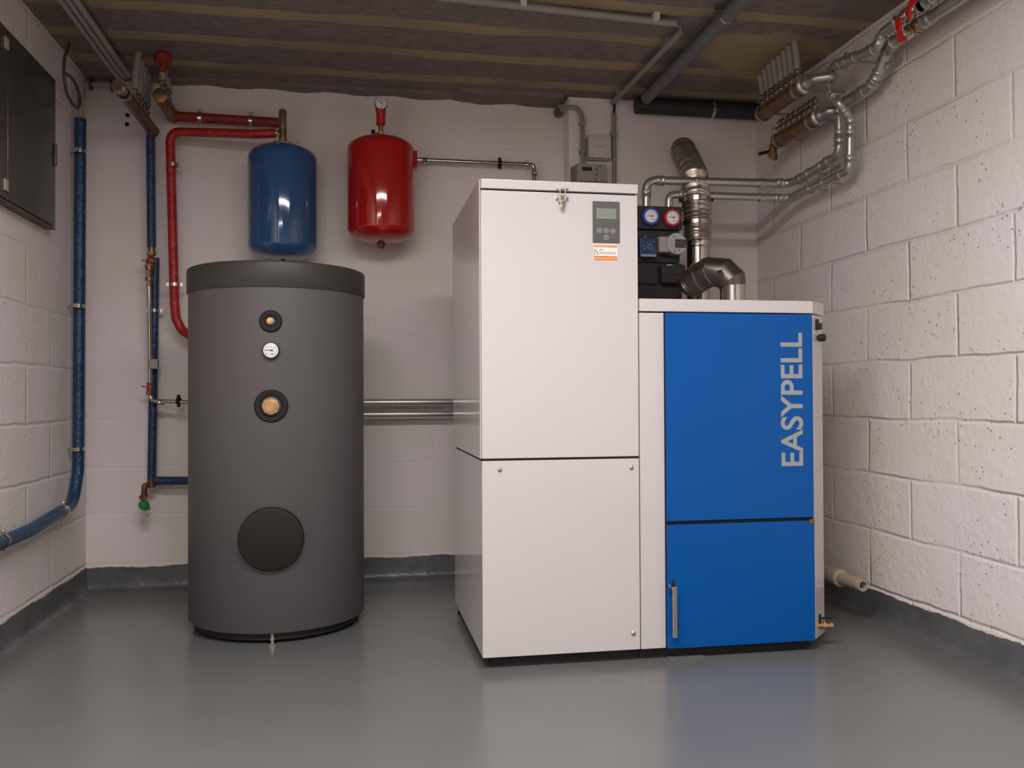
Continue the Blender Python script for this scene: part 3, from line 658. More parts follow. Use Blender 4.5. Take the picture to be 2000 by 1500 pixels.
# sticker
a, b2 = at(1159, 476, y=HY0), at(1206, 511, y=HY0); H_ = a.z-b2.z
st = MB().box(a.x, b2.x, HY0-.0008, HY0-.0001, b2.z, a.z).build('sticker', 'wsticker', t)
MB().box(a.x+.001, b2.x-.001, HY0-.0011, HY0-.0007, a.z-.010, a.z-.003).build('sticker_band', 'orange', st)
MB().box(a.x+.001, b2.x-.001, HY0-.0011, HY0-.0007, b2.z+.002, b2.z+.016).build('sticker_band', 'orange', st)
MB().box(a.x+.003, b2.x-.004, HY0-.0014, HY0-.0010, a.z-.0068, a.z-.0058).build('sticker_rule', 'wsticker', st)
mb = MB(); mb.box(a.x+.003, b2.x-.004, HY0-.0014, HY0-.0010, b2.z+.0085, b2.z+.0096); mb.build('sticker_rule', 'wsticker', st)
text('NFTC', 'sticker_text', 'dk', st, (a.x+.017, HY0-.0009, a.z-.0205), (1, 0, 0), (0, 0, 1), .014, .0048, .0004)
mb = MB()
for k in range(2): mb.box(a.x+.017, b2.x-.006+k*.002, HY0-.0012, HY0-.0008, a.z-.0255-k*.004, a.z-.0245-k*.004)
for (dx, dz, w_, h_) in ((.002, .016, .0012, .016), (.002, .016, .008, .0012), (.002, .031, .010, .0012), (.006, .020, .003, .003), (.010, .023, .003, .004), (.0125, .029, .002, .003)):
    mb.box(a.x+dx, a.x+dx+w_, HY0-.0012, HY0-.0008, a.z-dz-h_, a.z-dz)
mb.build('sticker_print', 'dk', st)
# small pin on top of hopper
mb = MB(); p = at(1071, 352, y=3.1); mb.cyl((p.x-.004, 3.1, 1.4305), (p.x-.004, 3.1, 1.475), .0022, n=8); mb.cyl((p.x+.004, 3.1, 1.4305), (p.x+.004, 3.1, 1.475), .0022, n=8); mb.build('vent_pins', 'nickel', t)

# ================================================================ BOILER
BX0, BXF, BZT = 0.8485, 1.409, 1.046
poly = [(BX0, HY0), (BXF+.006, HY0), (1.487, 2.624), (1.487, 3.17), (BX0, 3.17)]
t = thing('pellet_boiler', 'white pellet boiler with big blue door panels beside the tall white hopper', 'boiler', (1.17, 2.86, 0))
cs = MB(); cs.prism(poly, .034, 1.044, .0015); cs.build('casing', 'white', t, angle=25)
MB().prism([(BX0, HY0-.004), (BXF+.003, HY0-.004), (1.492, 2.620), (1.492, 3.175), (BX0, 3.175)], 1.048, 1.0865, .002).build('top_cover', 'white', t, angle=25)
MB().prism([(BX0, HY0+.02), (BXF-.01, HY0+.02), (1.46, 2.66), (1.46, 3.1), (BX0, 3.1)], .001, .034).build('plinth', 'gap', t)
MB().box(.925, 1.4085, HY0-.0012, HY0+.001, .034, 1.0445).build('door_seal', 'gap', t)
up_ = MB().box(.9285, 1.4055, HY0-.013, HY0-.0015, .4155, 1.0435, .0015).build('upper_door', 'blue', t)
lo2 = MB().box(.9285, 1.4065, HY0-.013, HY0-.0015, .034, .4045, .0015).build('lower_door', 'blue', t)
text('EASYPELL', 'lettering', 'letter', up_, (at(1569, 912, y=HY0-.013).x, HY0-.0133, .5745), (0, 0, 1), (-1, 0, 0), .412, .0735, .0008, bold=.018)
mb = MB(); mb.box(1.388, 1.404, HY0-.017, HY0-.011, .396, .409, .001); mb.cyl((1.401, HY0-.016, .398), (1.401, HY0-.016, .414), .004, n=10); mb.build('hinge', 'oldbrass', lo2)
hx = at(1317, 1190, y=HY0-.03).x; za, zb_ = at(1317, 1145, y=HY0-.03).z, at(1317, 1245, y=HY0-.03).z
h_ = MB().box(hx-.0065, hx+.0065, HY0-.040, HY0-.030, zb_, za, .002).build('door_handle', 'inox', lo2)
mb = MB(); mb.obox(V(hx-.004, HY0-.022, za-.006), V(1, 0, 0), V(0, 1, 0), V(0, 0, 1), .003, .012, .004); mb.obox(V(hx-.008, HY0-.024, za+.002), V(.6, .8, 0), V(-.8, .6, 0), V(0, 0, 1), .01, .002, .005); mb.build('handle_bracket', 'inox', h_)
MB().box(.942, .951, HY0-.0145, HY0-.0125, .190, .240, .001).build('handle_slot', 'gap', lo2)
# corner details: switch, knob, notch with drain cock
cn = Vector((.075, -.078, 0)).normalized(); cn = Vector((0.693, -0.721, 0)); cdv = Vector((0.721, 0.693, 0))
def on_corner(u, v):
    d = at(u, v, y=1.0)-CAM; px, py = BXF+.006, HY0
    k = (cn.x*px+cn.y*py)/(cn.x*d.x+cn.y*d.y); return CAM+d*k
p = on_corner(1594.5, 634)
mb = MB(); mb.obox(p+cn*.003, cdv, cn, V(0, 0, 1), .008, .003, .017); mb.obox(p+cn*.010+V(0, 0, -.006), cdv, cn, V(0, 0, 1), .006, .006, .010); mb.build('power_switch', 'gap', t)
p = on_corner(1597, 660); MB().lathe(p, cn, [(.008, 0), (.008, .004), (.012, .005), (.0115, .022), (.009, .024)], n=16).build('thermostat_knob', 'gap', t)
p = on_corner(1601.5, 1212); MB().obox(p+cn*.0006, cdv, cn, V(0, 0, 1), .008, .001, .020).build('drain_notch', 'gap', t)
p = on_corner(1601, 1222); q = p+cn*.0
mb = MB(); dd = Vector((.95, -.2, 0)).normalized(); mb.cyl(p-dd*.01, p+dd*.018, .009, n=14); mb.cyl(p+dd*.010, p+dd*.020, .013, n=6); mb.cyl(p+dd*.02, p+dd*.036, .008, n=14); mb.cyl(p+dd*.03, p+dd*.040, .012, n=6)
mb.cyl(p+dd*.014, p+dd*.014+V(0, 0, .022), .004, n=10); mb.build('drain_cock', 'brass', t)
mb = MB(); mb.obox(p+dd*.020+V(0, 0, .024), dd, cdv, V(0, 0, 1), .018, .005, .002); mb.build('drain_lever', 'rubber', t)
tag(MB().box(.934, 1.045, HY0-.012, HY0+.015, .0005, .004).build('steel_shim', 'pvc'), 'thin flat grey shim on the floor under the boiler front', 'shim')

# ================================================================ PUMP GROUP
PY = 3.25
ga, gb = at(1246, 401, y=PY), at(1333, 582, y=PY)
zt_g, zb_g = ga.z, 1.10
gx0, gx1 = ga.x-.03, gb.x+.002
t = thing('pump_group', 'black insulated pump group with blue and red thermometers behind the boiler', 'pump', ((gx0+gx1)/2, PY+.08, zb_g))
z_a = at(1290, 448, y=PY).z; z_b = at(1290, 512, y=PY).z
MB().box(gx0, gx1, PY, PY+.16, z_a, zt_g, .005).build('upper_shell', 'foam', t)
mdl = MB().box(gx0, gx1-.006, PY+.012, PY+.16, z_b, z_a-.002, .005).build('middle_shell', 'foam', t)
lw = MB().box(gx0, gx1, PY+.006, PY+.16, zb_g, z_b-.002, .006).build('lower_shell', 'foam', t)
w0, w1 = at(1287, 517, y=PY), at(1335, 556, y=PY)
wc = MB(); wc.box(w0.x, w1.x, PY-.028, PY+.01, w1.z, w0.z, .010, 4); wc = wc.build('shell_bulge', 'foam', lw)
MB().box(gx0+.01, w0.x-.006, PY-.006, PY+.01, w1.z, w0.z, .005).build('shell_cover', 'foam', lw)
mb = MB(); p = at(1308, 516, y=PY-.03); mb.box(p.x-.011, p.x+.011, PY-.032, PY-.026, p.z-.006, p.z-.001, .0012); mb.build('maker_plate', 'nickel', wc)
mb = MB(); p = at(1322, 544, y=PY-.03); mb.tube([V(p.x-.016, PY-.031, p.z+.004), V(p.x-.006, PY-.032, p.z-.001), V(p.x+.006, PY-.031, p.z-.001), V(p.x+.014, PY-.029, p.z+.003)], .002, fil=.01, n=8); mb.build('red_tie', 'valvered', wc)
p = at(1272, 422, y=PY-.02); gauge(t, V(p.x, PY, p.z), V(0, -1, 0), .0245, .0345, rimm='bring', lobes=8, depth=.020, ang=-3)
p = at(1314, 425, y=PY-.02); gauge(t, V(p.x, PY, p.z), V(0, -1, 0), .0245, .0345, rimm='rring', lobes=8, depth=.020, ang=-3)
# mixing controller
c0, c1 = at(1250, 464, y=PY-.02), at(1284, 499, y=PY-.02)
mc = MB().box(c0.x, c1.x, PY-.02, PY+.014, c1.z, c0.z, .004).build('mixing_controller', 'pblue', t)
mb = MB(); mb.lathe(V((c0.x+c1.x)/2-.004, PY-.002, c0.z+.001), (0, -1, 0), [(.015, 0), (.015, .012), (.012, .014)], n=24); mb.build('controller_dial', 'pblue', mc)
mb = MB()
for (du, dv) in ((6, 8), (14, 9), (20, 8), (27, 8), (8, 16), (13, 20), (20, 14), (19, 21), (9, 22)):
    p = at(1250+du, 464+dv, y=PY-.021); mb.box(p.x-.0022, p.x+.0022, PY-.0212, PY-.0199, p.z-.0016, p.z+.0016)
mb.ring(V(at(1266, 483, y=PY).x, PY-.0206, at(1266, 483, y=PY).z), (0, 1, 0), .009, .0009, n=24, m=5)
p = at(1276, 488, y=PY-.021); mb.box(p.x-.004, p.x+.002, PY-.0212, PY-.0199, p.z-.001, p.z+.003); mb.build('controller_print', 'lblue', mc)
MB().box(c0.x+.002, c1.x-.006, PY-.024, PY-.018, c1.z-.006, c1.z+.004, .001).build('controller_label', 'lblue', mc)
# pump
q0, q1 = at(1287, 462, y=PY-.03), at(1316, 493, y=PY-.03)
MB().box(q0.x, q1.x, PY-.035, PY+.02, q1.z, q0.z, .002).build('pump_terminal_box', 'ctrl', t)
p = at(1326, 476, y=PY-.04); ph = MB().lathe((p.x-.008, PY+.015, p.z), (0, -1, 0), [(.040, 0), (.042, .004), (.042, .052), (.040, .056), (0, .056)], n=48).build('pump_head', 'pgrey', t)
e0, e1 = at(1319, 467, y=PY-.043), at(1343, 484, y=PY-.043)
MB().box(e0.x, e1.x, PY-.0435, PY-.0395, e1.z, e0.z, .001).build('pump_display', 'lcdd', ph)
mb = MB()
for u, v in ((1316, 463), (1318, 491), (1336, 462), (1326, 489)):
    s = at(u, v, y=PY-.042); mb.cyl((s.x, PY-.0435, s.z), (s.x, PY-.040, s.z), .0024, n=8)
mb.build('pump_screws', 'dk', ph)
mb = MB()
for k in range(5): mb.box(e0.x+.006+k*.006, e0.x+.009+k*.006, PY-.0442, PY-.0434, e0.z-.009-(k % 3)*.005, e0.z-.0075-(k % 3)*.005)
mb.ring(V(e1.x-.010, PY-.0438, e1.z+.006), (0, 1, 0), .0028, .0005, n=16, m=5); mb.build('display_print', 'lt', ph)

# ================================================================ GALVANISED PIPES: pump group to right wall and up
YPp = 3.33; RP = .0168
GRP = 'galvanised pipes on the right'
def galv(label, pts, r, fil, fits, clamps=(), name='galvanised_pipe', m='steel'):
    base = min(pts, key=lambda p: p.z)
    t = thing(name, label, 'pipe', tuple(base), GRP)
    MB().tube(pts, r, fil=fil, n=20).build('pipe_run', m, t)
    for p, ax in fits: sleeve(t, p, ax, r)
    for p, ax, wl in clamps: clamp(t, p, ax, r, wl, m='steel')
    return t
X1 = 1.762
pA = [at(1262, 402, y=YPp)-V(0, 0, .01), at(1262, 352, y=YPp), at(1541, 359, y=YPp), at(1566, 347, x=X1), at(1640, 302, x=X1), at(1639, 206, x=X1)]
dX = (pA[2]-pA[1]); dS = pA[4]-pA[3]; dV = V(0, 0, 1)
def onsegs(a, b, k): return a.lerp(b, k)
fA = [(at(1262, 378, y=YPp), dV), (at(1289, 353, y=YPp), dX), (at(1522, 358, y=YPp), dX), (at(1563, 349, x=X1), dS), (at(1617, 316, x=X1), dS), (at(1640, 278, x=X1), dV), (at(1640, 262, x=X1), dV), (at(1639, 222, x=X1), dV)]
tA = galv('galvanised pipe from the pump group\'s left outlet, the upper of the two', pA, RP, .045, fA, [])
pB = [at(1306, 404, y=YPp)-V(0, 0, .01), at(1306, 380, y=YPp), at(1541, 387, y=YPp), at(1575, 373, x=X1), at(1659, 333, x=X1), at(1661, 232, x=X1), at(1640, 203, x=1.71), at(1621, 178, x=1.70), at(1617, 150, x=1.70), at(1628, 130, x=1.70), at(1680, 107, x=1.70), at(1714, 92, x=1.70), at(1724, 64, x=1.70), at(1752, 42, x=1.70)]
dS2 = pB[4]-pB[3]
fB = [(at(1333, 381, y=YPp), dX), (at(1518, 387, y=YPp), dX), (at(1558, 381, x=X1), dS2), (at(1640, 343, x=X1), dS2), (at(1660, 312, x=X1), dV), (at(1661, 262, x=X1), dV), (at(1661, 240, x=X1), dV), (at(1650, 217, x=1.735), pB[6]-pB[5]), (at(1627, 186, x=1.70), pB[7]-pB[6]), (at(1618, 160, x=1.70), dV), (at(1638, 125, x=1.70), pB[10]-pB[9]), (at(1668, 112, x=1.70), pB[10]-pB[9]), (at(1703, 97, x=1.70), pB[11]-pB[10]), (at(1719, 78, x=1.70), pB[12]-pB[11])]
def wallp(p): return (XR, p.y, p.z)
galv('galvanised pipe from the pump group\'s right outlet, crossing over in front', pB, .0155, .03, fB, [(at(1652, 119, x=1.70), pB[10]-pB[9], wallp(at(1652, 119, x=1.70)))])
def twin_clip(pa, pb, ax, nrm, mid=True):
    ax, nrm = ax.normalized(), nrm.normalized(); mb = MB()
    for p_, r_ in ((pa, RP), (pb, .0155)): mb.band(p_, ax, r_, r_+.003, .022)
    c_ = pa.lerp(pb, .5); dn = (pb-pa).normalized(); hl = (pb-pa).length/2-RP
    mb.obox(c_+nrm*.010, ax, dn, nrm, .011, hl+.004, .002); mb.cyl(c_+nrm*.010, c_+nrm*.018, .005, n=6)
    mb.build('twin_pipe_clip', 'steel', tA)
twin_clip(at(1363, 355, y=YPp), at(1363, 382, y=YPp), dX, V(0, -1, 0))
twin_clip(at(1487, 358, y=YPp), at(1487, 386, y=YPp), dX, V(0, -1, 0))
for (ua, va, ub, vb) in ((1580, 338, 1583, 370), (1605, 324, 1609, 357)):
    a_, b_2 = at(ua, va, x=X1), at(ub, vb, x=X1); mb = MB()
    mb.band(a_, dS, RP, RP+.003, .014); mb.band(b_2, dS2, .0155, .0185, .014)
    mb.cyl(a_+V(.015, 0, 0), (XR, a_.y, a_.z), .004, n=8); mb.cyl(b_2+V(.015, 0, 0), (XR, b_2.y, b_2.z), .004, n=8)
    mb.obox(a_.lerp(b_2, .5)+V(-.012, 0, 0), V(0, 1, 0), (b_2-a_).normalized(), V(1, 0, 0), .006, (b_2-a_).length/2-.012, .002)
    mb.build('twin_pipe_clip', 'steel', tA)
X3 = 1.765
pC = [at(1636, 212, x=X3), at(1652, 198, x=X3), at(1697, 172, x=X3), at(1713, 150, x=X3), at(1734, 100, x=X3), at(1748, 82, x=X3-.02), at(1768, 68, x=X3-.03)]
galv('galvanised pipe climbing from the tee to the lower red valve', pC, .0185, .03, [(pC[2].lerp(pC[1], .25), pC[2]-pC[1]), (at(1707, 160, x=X3), pC[3]-pC[2]), (at(1714, 146, x=X3), pC[4]-pC[3]), (at(1735, 96, x=X3), pC[4]-pC[3]), (at(1745, 84, x=X3-.02), pC[5]-pC[4])], [(at(1725, 122, x=X3), pC[4]-pC[3], wallp(at(1725, 122, x=X3)))])
def past(u0, v0, x, ln):   # straight run along the wall towards the viewer
    p = at(u0, v0, x=x); return p, V(x, p.y-ln, p.z)
a1, b1 = past(1800, 46, 1.745, 1.6)
t = thing('galvanised_pipe', 'long galvanised pipe leaving the frame, beyond the lower red valve', 'pipe', tuple(b1), GRP)
MB().tube([a1, b1], .019, n=20).build('pipe_run', 'steel', t); sleeve(t, a1-V(0, .03, 0), (0, 1, 0), .019, .04)
mb = MB(); hexnut(mb, a1+V(0, .018, 0), a1+V(0, .030, 0), .025); mb.cyl(a1+V(0, .03, 0), a1+V(0, .045, 0), .018); hexnut(mb, a1, a1+V(0, .014, 0), .024); mb.build('brass_union', 'brass', t)
a2, b2 = past(1808, 4, 1.70, 1.6)
t = thing('galvanised_pipe', 'long galvanised pipe leaving the frame, beyond the upper red valve', 'pipe', tuple(b2), GRP)
MB().tube([a2, b2], .019, n=20).build('pipe_run', 'steel', t); sleeve(t, a2-V(0, .02, 0), (0, 1, 0), .019, .04)
mb = MB(); hexnut(mb, a2+V(0, .018, 0), a2+V(0, .030, 0), .024); mb.build('brass_union', 'nickel', t)
# red isolating valves
def redvalve(p0, p1, label, h0, h1):
    t = thing('isolating_valve', label, 'valve', tuple(p0), 'red handled isolating valves')
    mb = MB(); d = (p1-p0).normalized(); mid = p0.lerp(p1, .5); mb.cyl(p0, p1, .016, n=16); hexnut(mb, p0, p0+d*.012, .022); hexnut(mb, p1-d*.012, p1, .022); mb.lathe(mid-d*.02, d, [(.016, 0), (.023, .008), (.023, .032), (.016, .04)], n=20)
    hc = h0.lerp(h1, .5); mb.cyl(mid, hc, .007, n=12); mb.build('valve_body', 'nickel', t)
    hv = (h1-h0).normalized(); out = V(-1, 0, 0); sd = hv.cross(out).normalized(); L = (h1-h0).length
    h = MB(); n_ = 12; rs = []
    for k in range(n_+1):
        q = k/n_; wd = .011+.004*math.cos(q*2*math.pi)+(.004 if q > .8 else 0); c = h0.lerp(h1, q)+out*(.006*math.sin(q*math.pi))
        rs.append([c+sd*wd-out*.004, c+sd*wd+out*.004, c-sd*wd+out*.004, c-sd*wd-out*.004])
    h.rings(rs); h.build('valve_handle', 'valvered', t, label='red lever handle'); return t
redvalve(pC[-1], a1+V(0, .045, 0), 'lower red lever valve between the galvanised pipes on the right wall', at(1755, 37, x=1.66), at(1763, 81, x=1.68))
redvalve(pB[-1], a2+V(0, .03, 0), 'upper red lever valve at the very top of the photo', at(1786, -2, x=1.62), at(1774, 35, x=1.63))

# ================================================================ RIGHT MANIFOLDS
XM1, XM2 = 1.64, 1.735
e0, e1 = at(1487, 222, x=XM1), at(1572, 166, x=XM1)
zc1 = (e0.z+e1.z)/2-.002
ys_ = [at(u, 195, x=XM1).y for u in (1490, 1499, 1508, 1517, 1527, 1537, 1547, 1558)]
t = manifold('upper brass manifold with eight white pipes rising into the ceiling, right corner', XM1, zc1, e1.y, e0.y, .029, ys_, [ZC-.03, ZC-.022, ZC-.015, ZC-.010, ZC-.012, ZC-.006, ZC-.004, ZC-.001], 'oldbrass', fr=.0100, pr=.0118, lean=(-.008, .006))
MB().tube([V(XM1, e1.y+.005, zc1), V(XM1, e1.y-.06, zc1), V(1.70, e1.y-.10, zc1), at(1617, 150, x=1.70)], .017, fil=.03, n=16).build('feed_pipe', 'steel', t)
MB().lathe((XM1, e1.y+.004, zc1), (0, -1, 0), [(.030, 0), (.036, .003), (.036, .014), (.028, .018), (.024, .030)], n=32).build('end_nut', 'steel', t)
def wall_strap(t, x, y, z, r):
    mb = MB(); mb.band((x, y, z), (0, 1, 0), r, r+.0035, .012); mb.cyl((x+r, y, z), (XR, y, z), .004, n=10); mb.build('wall_strap', 'steel', t)
wall_strap(t, XM1, e0.y-.02, zc1, .0315); wall_strap(t, XM1, e1.y+.05, zc1, .030)
g0, g1 = at(1518, 278, x=XM2), at(1600, 226, x=XM2); zc2 = (g0.z+g1.z)/2
ys_ = [at(u, 255, x=XM2).y for u in (1523, 1531, 1541, 1551, 1562, 1572, 1582, 1592)]
t = manifold('lower brass manifold with eight short bright outlets beside the right wall', XM2, zc2, g1.y, g0.y, .029, ys_, [0]*8, 'oldbrass', fr=.0100)
wall_strap(t, XM2, g0.y-.03, zc2, .0315); wall_strap(t, XM2, g1.y+.05, zc2, .030)
MB().tube([V(XM2, g1.y+.005, zc2), V(XM2, g1.y-.06, zc2), V(X1, at(1639, 206, x=X1).y+.02, zc2), V(X1, at(1639, 206, x=X1).y, at(1639, 206, x=X1).z-.02)], .017, fil=.03, n=16).build('feed_pipe', 'steel', t)
MB().lathe((XM2, g1.y+.004, zc2), (0, -1, 0), [(.030, 0), (.036, .003), (.036, .014), (.028, .018), (.024, .030)], n=32).build('end_nut', 'steel', t)
c = V(XM2, g0.y+.02, zc2); mb = MB(); mb.tube([V(XM2, g0.y-.005, zc2), V(XM2, g0.y+.03, zc2), V(XM2-.005, g0.y+.035, zc2-.05)], .017, fil=.015, n=14); hexnut(mb, V(XM2-.004, g0.y+.034, zc2-.035), V(XM2-.005, g0.y+.034, zc2-.05), .022)
mb.cyl((XM2-.02, g0.y+.01, zc2-.055), (XM2+.01, g0.y+.04, zc2-.055), .013, n=14); mb.band((XM2-.022, g0.y+.008, zc2-.055), V(1, 1, 0), .006, .015, .010); mb.build('end_drain_valve', 'oldbrass', t)
MB().obox(V(XM2-.045, g0.y+.03, zc2-.040), V(1, 0, .3).normalized(), V(0, 1, 0), V(-.3, 0, 1).normalized(), .022, .007, .006).build('drain_lever', 'rubber', t)

# ================================================================ FLUE
FYD = 3.30
t = thing('flue_duct', 'corrugated aluminium flue duct bending up and back into the rear wall', 'flue', tuple(at(1361, 500, y=FYD)))
P0 = at(1362, 472, y=FYD); P1 = at(1360, 400, y=FYD); P2_ = at(1356, 345, y=3.42); P3 = at(1342, 292, y=3.78)
rf = lambda L: .0545+.0038*math.sin(L*2*math.pi/.0150)
fp = fillet([P0, P1, P2_, P3+V(-.01, .03, .005)], .16, 14)
MB().tube(fp, .0535, n=48, step=.0022, rf=rf).build('corrugated_duct', 'alu', t)
MB().band(at(1361, 391, y=FYD), V(0, 0, 1), .0545, .0575, .016, n=48).build('hose_clip', 'inox', t)
MB().band(at(1361, 436, y=FYD), V(0, 0, 1), .0545, .0585, .014, n=48).build('hose_clip', 'inox', t)
p = at(1331, 391, y=FYD-.04); mb = MB(); mb.box(p.x-.010, p.x+.006, p.y-.01, p.y+.006, p.z-.008, p.z+.008, .002); mb.build('clip_screw', 'rubber', t); mb = MB(); p = at(1390, 391, y=FYD-.02); mb.cyl(p-V(0, .008, 0), p+V(0, .008, 0), .006, n=12); mb.build('clip_screw', 'rubber', t)
mb = MB(); q = at(1363, 462, y=FYD); zq = 1.10
mb.lathe((q.x, FYD, zq), (0, 0, 1), [(.046, 0), (.046, .13), (.048, .132), (.048, .144), (.046, .146), (.046, P0.z-zq-.025), (.050, P0.z-zq-.02), (.050, P0.z-zq-.006), (.053, P0.z-zq)], n=48)
mb.build('smooth_flue_pipe', 'inox', t)
t = thing('flue_elbow', 'dull steel segmented flue elbow rising out of the boiler top', 'flue', tuple(at(1430, 583, y=3.02)))
EY = 3.02
c0 = V(at(1431, 560, y=EY).x, EY, 1.0865); mb = MB()
mb.lathe(c0, (0, 0, 1), [(.046, 0), (.046, at(1431, 552, y=EY).z-1.0865)], n=48); mb.build('flue_collar', 'inox', t)
ze = at(1431, 556, y=EY).z; pts = [V(c0.x, EY, ze-.004), V(c0.x-.001, EY, ze+.012), V(c0.x-.026, EY+.02, ze+.045), V(c0.x-.066, EY+.05, ze+.052), V(c0.x-.096, EY+.085, ze+.034), V(c0.x-.118, EY+.110, ze+.012)]
c_r = [.047, .053, .056, .056, .055, .052]
mb = MB(); 
def seg_elbow(mb, pts, r, n=40):
    x = None; rings = []
    for i, p in enumerate(pts):
        tt = (pts[min(i+1, len(pts)-1)]-pts[max(i-1, 0)]).normalized()
        if x is None: x, y = frame(tt)
        x = (x-tt*x.dot(tt)).normalized(); y = tt.cross(x)
        rings.append([p+(x*math.cos(2*math.pi*k/n)+y*math.sin(2*math.pi*k/n))*r[i] for k in range(n)])
    mb.rings(rings)
seg_elbow(mb, pts, c_r); mb.build('elbow_body', 'elbow', t, angle=15)
d = (pts[4]-pts[3]).normalized()
for p_, rr in ((pts[3], .0545), (pts[4].lerp(pts[3], .1), .0545)):
    MB().band(p_, d, .052, rr+.003, .006, n=40).build('elbow_seam', 'inox', t)
mb = MB(); d2 = (pts[5]-pts[4]).normalized(); x_ = pts[5]
mb.lathe(x_-d2*.002, d2, [(.050, 0), (.052, .004), (.048, .010), (.050, .014), (.044, .024), (.030, .034), (.010, .038)], n=40); mb.build('end_cap', 'elbow', t)
mb = MB(); p = at(1402, 532, y=EY-.03); mb.obox(p+V(0, -.018, 0), V(1, 0, .25).normalized(), V(-.0, 1, .0), V(-.25, 0, 1).normalized(), .010, .0012, .006); mb.build('stamped_plate', 'black', t)

# ================================================================ SAFETY LINE from red vessel to hopper
YS = 3.855
t = thing('stainless_pipe', 'thin stainless pipe from the red vessel, bending down behind the hopper', 'pipe', tuple(at(1043, 400, y=YS)))
a, b2 = at(812, 312, y=YS), at(1043, 322, y=YS)
MB().tube([a, b2, at(1044, 420, y=YS)], .0098, fil=.02, n=16).build('pipe_run', 'inox', t)
sleeve(t, at(830, 313, y=YS), b2-a, .0098, .02, 'inox')
sleeve(t, at(1027, 321.5, y=YS), b2-a, .0098, .016, 'inox'); sleeve(t, at(1044, 340, y=YS), V(0, 0, 1), .0098, .016, 'inox')
p = at(976, 319, y=YS); clamp(t, p, b2-a, .0105, (p.x, YB, p.z), m='rubber', ear=(0, 0, 1))
# low level pair between tank and hopper
for k, (v, rr) in enumerate(((785.5, .0145), (809, .0135))):
    p = at(800, v, y=3.835)
    t = thing('stainless_pipe', ('upper' if k == 0 else 'lower')+' of two level steel pipes on the wall between tank and hopper', 'pipe', (p.x, 3.835, p.z), 'level steel pipes between tank and hopper')
    MB().tube([V(-.30, 3.835, p.z), V(.90, 3.835, p.z)], rr, n=20).build('pipe_run', 'steel', t)
    MB().cyl((.66, 3.835+rr, p.z), (.66, YB, p.z), .005, n=10).build('wall_stud', 'nickel', t)

# ================================================================ ELECTRICAL ON THE REAR WALL
YE = STEP_Y
c0, c1 = at(1127, 318, y=3.735), at(1186, 380, y=3.735)
t = thing('heating_controller', 'grey wall controller with small display, behind the hopper lid', 'controller', ((c0.x+c1.x)/2, YE, c1.z))
MB().box(c0.x, c1.x, 3.735, YE-.001, c1.z, c0.z, .006).build('controller_housing', 'ctrl', t)
l0 = at(1118, 325, y=3.76)
MB().prism([(l0.x, YE-.001), (l0.x, 3.765), (c0.x+.004, 3.740), (c0.x+.004, YE-.001)], c1.z, l0.z).build('side_cover', 'ctrls', t)
d0, d1 = at(1137, 326, y=3.735), at(1156, 334, y=3.735)
MB().box(d0.x, d1.x, 3.733, 3.736, d1.z, d0.z).build('display', 'lcdd', t)
p = at(1166, 326, y=3.735); MB().box(p.x, p.x+.022, 3.7344, 3.7352, p.z, p.z+.0022).build('print_bar', 'dk', t)
for u, v in ((1165, 331), (1165, 341), (1165, 350), (1176, 333), (1176, 343), (1176, 351)):
    p = at(u, v, y=3.735); MB().box(p.x-.006, p.x+.006, 3.732, 3.736, p.z-.005, p.z+.005, .001).build('key', 'ctrls' if u == 1165 else 'ctrl', t)
MB().box(c0.x+.004, c1.x-.004, 3.733, 3.736, at(1150, 355, y=3.735).z, at(1150, 354, y=3.735).z).build('flap_seam', 'dk', t)
j0, j1 = at(1150, 263, y=3.755), at(1194, 309, y=3.755)
t = thing('junction_box', 'square white junction box on the rear wall above the grey controller', 'junction box', ((j0.x+j1.x)/2, YE, j1.z))
MB().box(j0.x-.004, j1.x-.004, 3.775, YE-.001, j1.z-.006, j0.z-.004, .004).build('box_base', 'ctrl', t)
MB().box(j0.x, j1.x, 3.755, 3.776, j1.z, j0.z, .005).build('box_cover', 'wplast', t)
mb = MB(); p = at(1173, 286, y=3.755); mb.box(p.x-.018, p.x+.018, 3.7535, 3.7555, p.z-.001, p.z+.001)
for u in (1157, 1183): p = at(u, 301, y=3.755); mb.box(p.x-.0015, p.x+.0015, 3.7535, 3.7555, p.z-.004, p.z+.004)
mb.build('cover_marks', 'ctrls', t)
t = thing('cable_conduit', 'grey conduit curving out of the ceiling edge and down to the controller', 'conduit', tuple(at(1140, 310, y=3.78)))
MB().tube([at(1098, 216, y=3.82), at(1100, 210, y=3.78), at(1125, 209, y=3.775), at(1136, 222, y=3.78), at(1137, 250, y=3.78), at(1138, 322, y=3.78)], .0095, fil=.045, n=14).build('conduit_tube', 'conduit', t)
for v in (240, 296):
    p = at(1138, v, y=3.78); MB().box(p.x-.014, p.x+.011, p.y-.011, YE, p.z-.008, p.z+.008, .002).build('conduit_clip', 'conduit', t)
p = at(1093, 217, y=3.87); mb = MB(); mb.lathe((p.x, YB, p.z), (0, -1, 0), [(.022, 0), (.022, .014), (.017, .02), (.012, .021), (.010, .014)], n=24)
tag(mb.build('wall_gland', 'pvc'), 'round grey wall gland where the curved conduit starts', 'gland')
t = thing('cable_conduit', 'straight grey conduit down the rear wall right of the junction box', 'conduit', tuple(at(1200, 380, y=3.785)))
MB().tube([at(1199, 222, y=3.785), at(1200, 400, y=3.785)], .0095, n=14).build('conduit_tube', 'conduit', t)
MB().tube([at(1203, 190, y=3.785), at(1200, 206, y=3.785), at(1199, 224, y=3.785)], .0055, n=10).build('black_cable', 'gap', t)
p = at(1199, 262, y=3.785); MB().box(p.x-.014, p.x+.012, p.y-.011, YE, p.z-.010, p.z+.010, .002).build('conduit_clip', 'conduit', t)
